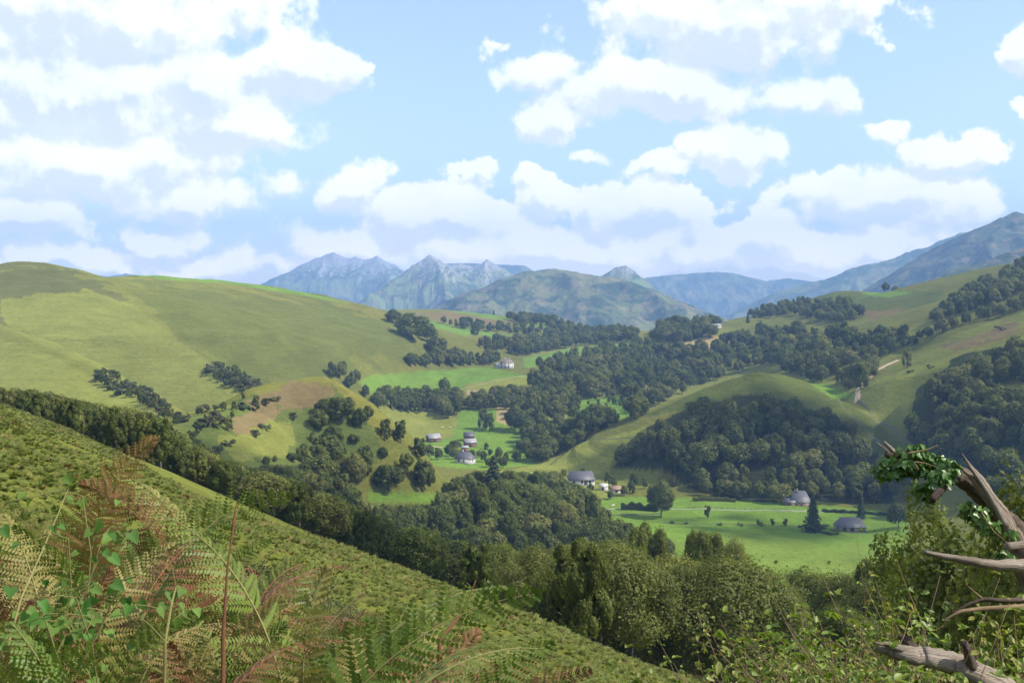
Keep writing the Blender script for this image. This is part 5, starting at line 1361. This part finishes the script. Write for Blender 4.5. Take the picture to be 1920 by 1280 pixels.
def slope_bush(px, py, Y, k, h, w, label):
    x = (px - 960) / F * Y; z = gz(x, Y); cr, tr = tree_meshes(7, 1500, .10, k)
    r = empty('shrub', (x, Y, z), RND.uniform(0, 6)); r.scale = (h / 3 * w, h / 3 * w, h / 3); tag(r, label, 'shrub')
    link('crown', cr, r); link('trunk', tr, r)
slope_bush(540, 1060, 13.5, 1, .9, .9, "dark bush in the bracken right of the leaning dark frond")
slope_bush(500, 1035, 14.5, 2, .8, .8, "dark bush in the bracken directly below the leaning dark frond")
slope_bush(395, 985, 15, 3, .7, .8, "dark patch of bush left of the red stalk tip")
slope_bush(650, 1115, 12, 4, .7, .9, "dark bush in the bracken above the thin yellowing fern")
slope_bush(580, 1080, 12.5, 5, .8, .8, "lower dark bush right of the dark bush below the leaning frond")
# ---------------------------------------------------------------- buildings
def flat_material(name, c, var=.25, scale=1.5, rough=.8, lines=None):
    m = bpy.data.materials.new(name); m.use_nodes = True
    t = m.node_tree; t.nodes.clear(); N = NT(t); tc = N.n('ShaderNodeTexCoord')
    k = N.m('MULTIPLY_ADD', N.noise(tc.outputs['Object'], scale, 5, .65), var * 2, 1 - var)
    if lines:
        w_ = N.n('ShaderNodeTexWave', wave_type='BANDS', bands_direction='Z'); N.put(w_.inputs['Vector'], tc.outputs['Object']); w_.inputs['Scale'].default_value = lines
        k = N.m('MULTIPLY', k, N.m('MULTIPLY_ADD', w_.outputs['Fac'], .25, .8))
    a = N.n('ShaderNodeBsdfPrincipled'); N.put(a.inputs['Base Color'], N.mix(1.0, c, k, 'MULTIPLY')); a.inputs['Roughness'].default_value = rough
    o = N.n('ShaderNodeOutputMaterial'); t.links.new(a.outputs[0], o.inputs[0]); return m
B_WHITE = flat_material("whitewashed_wall", (.52, .50, .45), .15); B_TAN = flat_material("stone_wall", (.26, .20, .145), .3)
B_SLATE = flat_material("slate_roof", (.095, .095, .105), .3, 2, .55, 2.5); B_GREY = flat_material("grey_sheet_roof", (.30, .29, .28), .2, 1, .5, 1.5)
B_BROWNR = flat_material("weathered_roof", (.20, .15, .13), .3, 2, .7, 2); B_WOODW = flat_material("timber_wall", (.16, .10, .065), .3, 3)
B_RED = flat_material("red_wall", (.42, .09, .07), .2); B_GLASS = flat_material("dark_opening", (.03, .032, .036), .1, 1, .25)
B_ORANGE = flat_material("orange_tile_roof", (.27, .17, .12), .25, 2, .7, 2)
def boxes(lst):
    V = []; Fq = []
    for (x0, y0, z0, x1, y1, z1) in lst:
        k = len(V); V += [(x, y, z) for x in (x0, x1) for y in (y0, y1) for z in (z0, z1)]
        Fq += [(k, k + 1, k + 3, k + 2), (k + 4, k + 6, k + 7, k + 5), (k, k + 4, k + 5, k + 1), (k + 2, k + 3, k + 7, k + 6), (k, k + 2, k + 6, k + 4), (k + 1, k + 5, k + 7, k + 3)]
    return np.array(V, float), np.array(Fq)
def roof_mesh(L, Wd, z0, h, hip, ov=.45, th=.18):
    a, b = L / 2 + ov, Wd / 2 + ov; r = L / 2 + (ov if hip == 0 else -hip * Wd / 2)
    zl = z0 - ov * h / (Wd / 2)
    V = []
    for dz in (0, -th):
        V += [(-a, -b, zl + dz), (a, -b, zl + dz), (a, b, zl + dz), (-a, b, zl + dz), (-r, 0, z0 + h + dz), (r, 0, z0 + h + dz)]
    q = [(0, 1, 5, 4), (2, 3, 4, 5), (7, 6, 10, 11), (9, 8, 11, 10), (1, 0, 6, 7), (3, 2, 8, 9)]
    t = [(1, 2, 5), (3, 0, 4), (8, 7, 11), (6, 9, 10)]
    q += [(2, 1, 7, 8), (0, 3, 9, 6)]
    return np.array(V, float), [np.array(q), np.array(t)]
def house(name, label, px, py, Y, L, Wd, wh, rh, rz, wall, roof, hip=0, win=(), door=None, chim=(), group=None, sink=2.5, cat='house', arches=()):
    x = (px - 960) / F * Y; z = max(gz(x + a * L * .5, Y + b * Wd * .5) for a in (-1, 0, 1) for b in (-1, 0, 1))
    r = empty(name, (x, Y, z), rz); tag(r, label, cat, group)
    V, Fq = boxes([(-L / 2, -Wd / 2, -sink, L / 2, Wd / 2, wh)])
    k = len(V)
    if hip == 0:
        g_ = np.array([(-L / 2, -Wd / 2, wh), (-L / 2, Wd / 2, wh), (-L / 2, 0, wh + rh - .05), (L / 2, -Wd / 2, wh), (L / 2, Wd / 2, wh), (L / 2, 0, wh + rh - .05)])
        V = np.concatenate([V, g_]); t = np.array([(k, k + 2, k + 1), (k + 3, k + 4, k + 5)])
        link('wall', npmesh('wall', V, [Fq, t], wall), r)
    else: link('wall', npmesh('wall', V, Fq, wall), r)
    rv, rf = roof_mesh(L, Wd, wh, rh, hip); ro = link('roof', npmesh('roof', rv, rf, roof), r)
    for (cx, cy) in chim:
        zc = wh + rh * (1 - abs(cy) / (Wd / 2)); V, Fq = boxes([(cx - .4, cy - .35, zc - .8, cx + .4, cy + .35, wh + rh + .9), (cx - .5, cy - .45, wh + rh + .9, cx + .5, cy + .45, wh + rh + 1.1)])
        link('chimney', npmesh('chimney', V, Fq, B_TAN if wall is not B_WHITE else B_WHITE), ro)
    for (sd, u, z0, w_, h2) in win:       # side: f/b/l/r, position along it, sill height, size
        for nm, gr, mt, dp in (('window', 0, B_GLASS, .05), ('frame', .12, B_WHITE if wall is not B_WHITE else B_WOODW, .03)):
            w2 = w_ / 2 + gr
            if sd in 'fb': s = -1 if sd == 'f' else 1; y_ = s * (Wd / 2); bx = (u - w2, min(y_, y_ + s * dp), z0 - gr, u + w2, max(y_, y_ + s * dp), z0 + h2 + gr)
            else: s = -1 if sd == 'l' else 1; x_ = s * (L / 2); bx = (min(x_, x_ + s * dp), u - w2, z0 - gr, max(x_, x_ + s * dp), u + w2, z0 + h2 + gr)
            V, Fq = boxes([bx])
            if nm == 'window': wo_ = link('window', npmesh('window', V, Fq, mt), r)
            else: link('frame', npmesh('frame', V, Fq, mt), wo_)
    if door:
        sd, u, w_, h2 = door; y_ = -Wd / 2
        if sd == 'f': bx = (u - w_ / 2, y_ - .06, 0, u + w_ / 2, y_, h2)
        else: bx = (L / 2, u - w_ / 2, 0, L / 2 + .06, u + w_ / 2, h2)
        V, Fq = boxes([bx]); link('door', npmesh('door', V, Fq, B_WOODW), r)
    for u in arches:
        n = 9; a = np.linspace(0, pi, n); w_ = .95
        o = np.concatenate([[(w_, 0)], np.stack([np.cos(a) * w_, 2.0 + np.sin(a) * w_], 1), [(-w_, 0)]])
        V = [(u + q[0], -Wd / 2 - .05, q[1]) for q in o]; c = len(V); V.append((u, -Wd / 2 - .05, 1.5))
        t = np.array([(i, (i + 1) % c, c) for i in range(c)]); link('archway', npmesh('archway', V, t, B_GLASS), r)
    return r
G_ = 'houses of the hamlet'
house('farmhouse', "white farmhouse with a hipped brown roof above the bright plateau field", 950, 690, 1195, 13, 10, 6.2, 4.2, -.35, B_WHITE, B_BROWNR, .9,
      [('f', -4, 1, 1.1, 1.6), ('f', 0, 1, 1.1, 1.6), ('f', 4, 1, 1.1, 1.6), ('f', -4, 3.9, 1.1, 1.4), ('f', 0, 3.9, 1.1, 1.4), ('f', 4, 3.9, 1.1, 1.4), ('r', 0, 3.9, 1.1, 1.4), ('r', 0, 1, 1.1, 1.6)], chim=[(-2, .5), (3, 0)])
house('farm_outbuilding', "low white outbuilding joined on the left of the white farmhouse", 936, 688, 1200, 9, 7, 3.2, 2.4, .35, B_WHITE, B_GREY, 0, [('f', 0, 1, 1.2, 1.2)], cat='outbuilding')
house('house', "small white house with its gable facing right at the left end of the hamlet", 771, 836, 850, 8.5, 6.5, 4.2, 3.6, .55, B_WHITE, B_SLATE, 0, [('r', -1.3, 2.6, .8, 1.1), ('r', 1.3, .8, .8, 1.2), ('f', 0, 1.5, .9, 1.2)], ('r', -1.5, 1, 2.1), group=G_)
house('barn', "brown barn with a pale sheet roof behind the hamlet", 812, 828, 880, 10, 7, 2.8, 3, .5, B_WOODW, B_GREY, 0, door=('f', 0, 3, 2.4), group=G_, cat='barn')
house('house', "low slate roofed house nearest the wood in the hamlet", 787, 862, 800, 9, 7, 2.4, 3.4, -.5, B_WHITE, B_SLATE, 0, [('f', 0, .8, 1, 1.2)], chim=[(2, 0)], group=G_)
house('shed', "small red walled shed in the hamlet", 871, 846, 845, 5, 4, 3.2, 1.2, .2, B_RED, B_GREY, 0, door=('f', 0, 2, 2.2), group=G_, cat='shed')
house('barn', "grey roofed barn behind the red walled shed", 881, 834, 865, 9, 6, 3.2, 2.6, .3, B_WOODW, B_GREY, 0, door=('f', 0, 2.6, 2.4), group=G_, cat='barn')
house('house', "dark roofed house highest in the hamlet, behind the grey roofed barn", 879, 826, 885, 8, 6, 3.6, 2.8, .1, B_WOODW, B_SLATE, 0, [('f', 0, 1.4, 1, 1.2)], group=G_)
house('house', "white house with a broad grey slate roof half hidden by the wood", 872, 874, 780, 12, 8.5, 3.4, 4.4, -.45, B_WHITE, B_SLATE, .5, [('f', -3, 1, 1, 1.3), ('f', 1, 1, 1, 1.3), ('r', 0, 1, 1, 1.3)], chim=[(-2, 0)], group=G_)
house('barn', "large barn with a long blue grey slate roof below the sloping field", 1090, 915, 690, 16, 11, 3.4, 4.4, .06, B_WHITE, B_SLATE, .15, [('f', -5, 1, 1.2, 1.4), ('f', 0, 1, 1.2, 1.4), ('f', 5, 1, 1.2, 1.4)], ('f', 2.5, 2.2, 2.6), cat='barn')
house('shed', "small white shed with an orange tiled roof right of the big slate barn", 1155, 930, 665, 6, 5, 2.2, 1.6, .2, B_WHITE, B_ORANGE, 0, door=('f', 0, 1.6, 2), cat='shed')
house('shed', "small white roofed lean-to between the big slate barn and the orange roof", 1133, 926, 672, 4.5, 4, 2.8, 1.2, -.3, B_WHITE, B_WHITE, 0, door=('f', 0, 1.4, 2), cat='shed')
house('stone_house', "stone house with a steep hipped slate roof at the edge of the dark wood", 1503, 953, 632, 11.5, 9, 2.4, 5.6, -.25, B_TAN, B_SLATE, .6, [('f', 2.5, 1, 1, 1.3), ('f', -.5, 1, 1, 1.3), ('r', 0, 1, 1, 1.3)], ('f', 1, 1.1, 2.1), chim=[(-1.6, -.8)])
house('lean_to', "dark timber lean-to against the left side of the steep roofed stone house", 1484, 953, 631, 6, 6, 2.0, 1.8, -.25, B_WOODW, B_SLATE, 0, door=('f', 0, 2, 1.8), cat='shed')
house('long_barn', "long stone barn with dark arches and a slate roof in the valley meadow", 1598, 998, 568, 14.5, 8, 2.6, 4.0, -.05, B_TAN, B_SLATE, .55, [('r', 0, 1, 1, 1.2)], arches=(-3.6, .3, 4.6), cat='barn')
house('shed', "tiny white walled shed at the top of the straw coloured field", 1343, 628, 1440, 12, 6, 3.5, 1.5, .1, B_WHITE, B_GREY, 0, door=('f', 0, 2.4, 2.6), cat='shed')

# ---------------------------------------------------------------- tracks, banks, hedge, fence
def ribbon(name, pts, width, mat, lift=.14, ymin=0, yr=None):
    q = []
    for (px, py, *Yq) in pts:
        if Yq: x = (px - 960) / F * Yq[0]; q.append((x, Yq[0]))
        else:
            h_ = hit(px, py, ymin)
            if h_: q.append(h_[:2])
    q = np.array(q); d = np.concatenate([[0], np.cumsum(np.hypot(*np.diff(q, axis=0).T))])
    n = max(4, int(d[-1] / 1.6)); t = np.linspace(0, d[-1], n)
    X = np.interp(t, d, q[:, 0]); Y = np.interp(t, d, q[:, 1])
    k = np.ones(7) / 7
    if n > 12: X[3:-3] = np.convolve(X, k, 'valid'); Y[3:-3] = np.convolve(Y, k, 'valid')
    tx = np.gradient(X); ty = np.gradient(Y); l = np.hypot(tx, ty); nx_, ny_ = -ty / l, tx / l
    V = []; m = 5
    for i in range(n):
        wv = width * (1 + .25 * sin(i * .7) * sin(i * .23))
        for j in range(m):
            u = (j / (m - 1) - .5) * wv; x, y = X[i] + nx_[i] * u, Y[i] + ny_[i] * u
            V.append((x, y, gz(x, y) + lift * (1 if 0 < j < m - 1 else .3)))
    Fq = np.array([(i * m + j, (i + 1) * m + j, (i + 1) * m + j + 1, i * m + j + 1) for i in range(n - 1) for j in range(m - 1)])
    o = link(name, npmesh(name, V, Fq, mat, True)); tag(o, kind='structure'); return X, Y
B_TRACK = flat_material("bare_earth_track", (.40, .30, .19), .3, .4); B_ROAD = flat_material("pale_lane", (.22, .22, .15), .15, .5)
B_BANK = flat_material("rough_bank", (.075, .080, .028), .35, .5); B_GRASSP = flat_material("worn_grass", (.24, .22, .08), .3, .3)
ribbon('path', [(1607,752),(1608,738),(1620,715),(1640,697),(1662,684),(1684,675)], 4.2, B_TRACK, ymin=700)
ribbon('path', [(1608,750),(1630,768),(1660,795),(1690,820),(1720,845)], 1.6, B_BANK, ymin=620)
ribbon('path', [(1545,735),(1580,765),(1620,800),(1650,830)], 1.5, B_BANK, ymin=620)
ribbon('path', [(760,745),(850,732),(920,716),(960,708),(1000,704)], 2.6, B_GRASSP, ymin=850)
ribbon('path', [(0,758),(30,762),(60,770)], .5, B_TRACK, lift=.12)
ribbon('path', [(1030,872),(1060,848),(1080,832),(1105,818)], 2.0, B_BANK, ymin=600)
ribbon('path', [(1115,822),(1150,823),(1190,820)], 1.6, B_BANK, ymin=600)
ribbon('path', [(735,855),(770,848),(800,835),(830,838)], 2.4, B_TRACK, ymin=700)
ribbon('road', [(1130,955),(1200,952),(1300,954),(1400,957),(1500,958),(1545,960)], 2.2, B_ROAD, ymin=500)
ribbon('field_bank', [(1130,966),(1180,964),(1240,962)], 1.6, B_BANK, .4, ymin=500)
ribbon('field_bank', [(1243,980),(1330,982),(1420,984),(1510,986)], 1.0, B_BANK, .25, ymin=500)
def hedge(label, pts, w, h, mat, seed, group=None):
    q = np.array([hit(px, py, 500)[:2] for px, py in pts]); d = np.concatenate([[0], np.cumsum(np.hypot(*np.diff(q, axis=0).T))])
    rg = np.random.default_rng(seed); n = int(d[-1] * w * h * 55); t = rg.uniform(0, d[-1], n)
    X = np.interp(t, d, q[:, 0]); Y = np.interp(t, d, q[:, 1]); f = rg.integers(0, 3, n)
    ox = rg.uniform(-w / 2, w / 2, n); oy = np.where(f == 0, rg.uniform(-w / 2, w / 2, n), np.where(f == 1, -w / 2, w / 2)); zz = np.where(f == 0, h, rg.uniform(0, h, n))
    hh = 1 + .35 * np.sin(t * .9 + seed) * np.sin(t * .37)
    Z = np.interp(t, np.linspace(0, d[-1], 60), [gz(np.interp(s, d, q[:, 0]), np.interp(s, d, q[:, 1])) for s in np.linspace(0, d[-1], 60)])
    nrm = np.stack([np.zeros(n), np.where(f == 0, 0, np.where(f == 1, -1, 1)), np.where(f == 0, 1, .3)], 1) + rg.normal(size=(n, 3)) * .4
    nrm /= np.linalg.norm(nrm, axis=1, keepdims=True)
    V, Fq = leaf_quads(np.stack([X, Y + oy, Z + zz * hh], 1) + rg.normal(size=(n, 3)) * .08, nrm, np.full(n, .35), rg)
    o = link('hedge', npmesh('hedge', V, Fq, mat, attrs={'tint': rg.uniform(.2, .7, n)})); tag(o, label, 'hedge', group)
hedge("dark trimmed hedge along the top of the valley meadow right of the stone house", [(1542,959),(1610,962),(1680,964)], 1.6, 1.4, M_LEAFD, 1)
hedge("ragged scrub hedge between the narrow meadows left of the dark dense tree", [(1165,955),(1200,956),(1232,958)], 3.0, 3.4, M_BUSH, 2)
hedge("low hedge at the foot of the dark wood left of the pale leaved trees", [(1300,938),(1350,939),(1378,940)], 3.0, 1.8, M_LEAF, 3)
def fence():
    q = np.array([hit(px, py, 500)[:2] for px, py in [(1290,952),(1350,954),(1420,956),(1485,957)]]); d = np.concatenate([[0], np.cumsum(np.hypot(*np.diff(q, axis=0).T))])
    x0, y0 = q[0]; r = empty('fence', (x0, y0, gz(x0, y0))); tag(r, "thin post and rail fence along the pale lane before the stone house", 'fence')
    b = np.array(r.location); V, Fq = boxes([(-.09, -.09, -.2, .09, .09, 1.3)]); pm = npmesh('post', V, Fq, B_TAN); prev = None; rails = []
    for s in np.arange(0, d[-1], 3.2):
        x, y = np.interp(s, d, q[:, 0]), np.interp(s, d, q[:, 1]); c = np.array([x, y, gz(x, y)]) - b
        link('post', pm, r, tuple(c))
        if prev is not None:
            for hz_ in (.6, 1.15): rails.append(tube([prev + [0, -.1, hz_], c + [0, -.1, hz_]], .05, 4))
        prev = c
    V, Fl, A = join(rails); link('rail', npmesh('rail', V, Fl, B_TAN), r)
fence()

# ---------------------------------------------------------------- cattle, seen as pale dots on the pasture
def cow_mesh():
    bm_pts = [(-1.05,0,1.15),(-.6,0,1.12),(0,0,1.05),(.55,0,1.12),(.95,0,1.25),(1.3,0,1.15),(1.62,0,.95)]
    rad = [.20,.36,.40,.36,.22,.17,.09]; parts = [tube(bm_pts, rad, 12, .03, 1)]
    for x, y in ((.6,.2),(.6,-.2),(-.75,.2),(-.75,-.2)):
        k = -.08 if x < 0 else .03
        parts.append(tube([(x, y, 1.05), (x - k, y, .62), (x + k * .6, y, .5), (x, y, .05), (x + .06, y, 0)], [.17, .11, .075, .055, .06], 8))
    parts.append(tube([(-1.2, 0, 1.25), (-1.3, 0, 1.0), (-1.3, 0, .55)], [.04, .025, .04], 5))
    for s in (-1, 1): parts.append(tube([(1.28, .1 * s, 1.27), (1.24, .30 * s, 1.24)], [.05, .02], 5))
    V, Fl, A = join(parts)
    return npmesh('cow', V, Fl, flat_material("cream_hide", (.66, .56, .42), .12), True)
cm = cow_mesh()
for (px, py, ymin, rz, lb) in [(829,803,800,.2,"left of two cream cows grazing on the pasture above the hamlet"), (844,803,800,2.9,"right of two cream cows grazing on the pasture above the hamlet"),
                         (1149,950,500,.5,"white cow lying near the lane left of the ragged hedge"), (975,629,1300,.4,"pale cow on the bright upper field")]:
    h_ = hit(px, py, ymin); o = link('cow', cm, None, h_); o.rotation_euler = (0, 0, rz); tag(o, lb, 'cow', 'cattle grazing on the pastures')

# ---------------------------------------------------------------- out-of-view puffs, added to cast shade on parts of the valley
B_SHADE_CLOUD = flat_material("shade_cloud_white", (.85, .86, .88), .05, .01, 1)
def shade_cloud(cx, cy, rx, ry, alt, seed, n=70, ang=0.0):
    """cloud added out of view so that its shadow falls on (cx, cy)"""
    rg = np.random.default_rng(seed); sx_, sy_, sz_ = sun_dir; k = (alt + 100) / sz_
    parts = []; ico = np.linspace(0, pi, 7); 
    for i in range(n):
        a = rg.uniform(0, 2 * pi); q = rg.uniform(0, 1.12) ** .62; e = max(0, 1 - q * q)
        px_ = rx * q * cos(a); py_ = ry * q * sin(a)
        px_, py_ = px_ * cos(ang) - py_ * sin(ang), px_ * sin(ang) + py_ * cos(ang)
        r_ = min(rx, ry) * (.03 + .22 * e) * rg.uniform(.6, 1.2)
        z = alt + rg.uniform(0, .7) * r_ + r_ * .5
        th = np.linspace(-pi / 2, pi / 2, 8); pts = np.stack([np.full(8, cx + sx_ * k + px_), np.full(8, cy + sy_ * k + py_), z + r_ * np.sin(th) * .7], 1)
        parts.append(tube(pts, np.maximum(r_ * np.cos(th), r_ * .02), 12, .04, seed + i))
    V, Fl, A = join(parts); o = link('shade_cloud', npmesh('shade_cloud', V, Fl, B_SHADE_CLOUD, True)); tag(o, kind='structure')
shade_cloud(-45, 345, 185, 130, 860, 1, 200)
shade_cloud(150, 560, 60, 50, 860, 5, 50)
shade_cloud(165, 730, 125, 55, 860, 2, 110)
shade_cloud(-80, 165, 30, 45, 860, 6, 50)
shade_cloud(34, 128, 62, 62, 860, 6, 170)
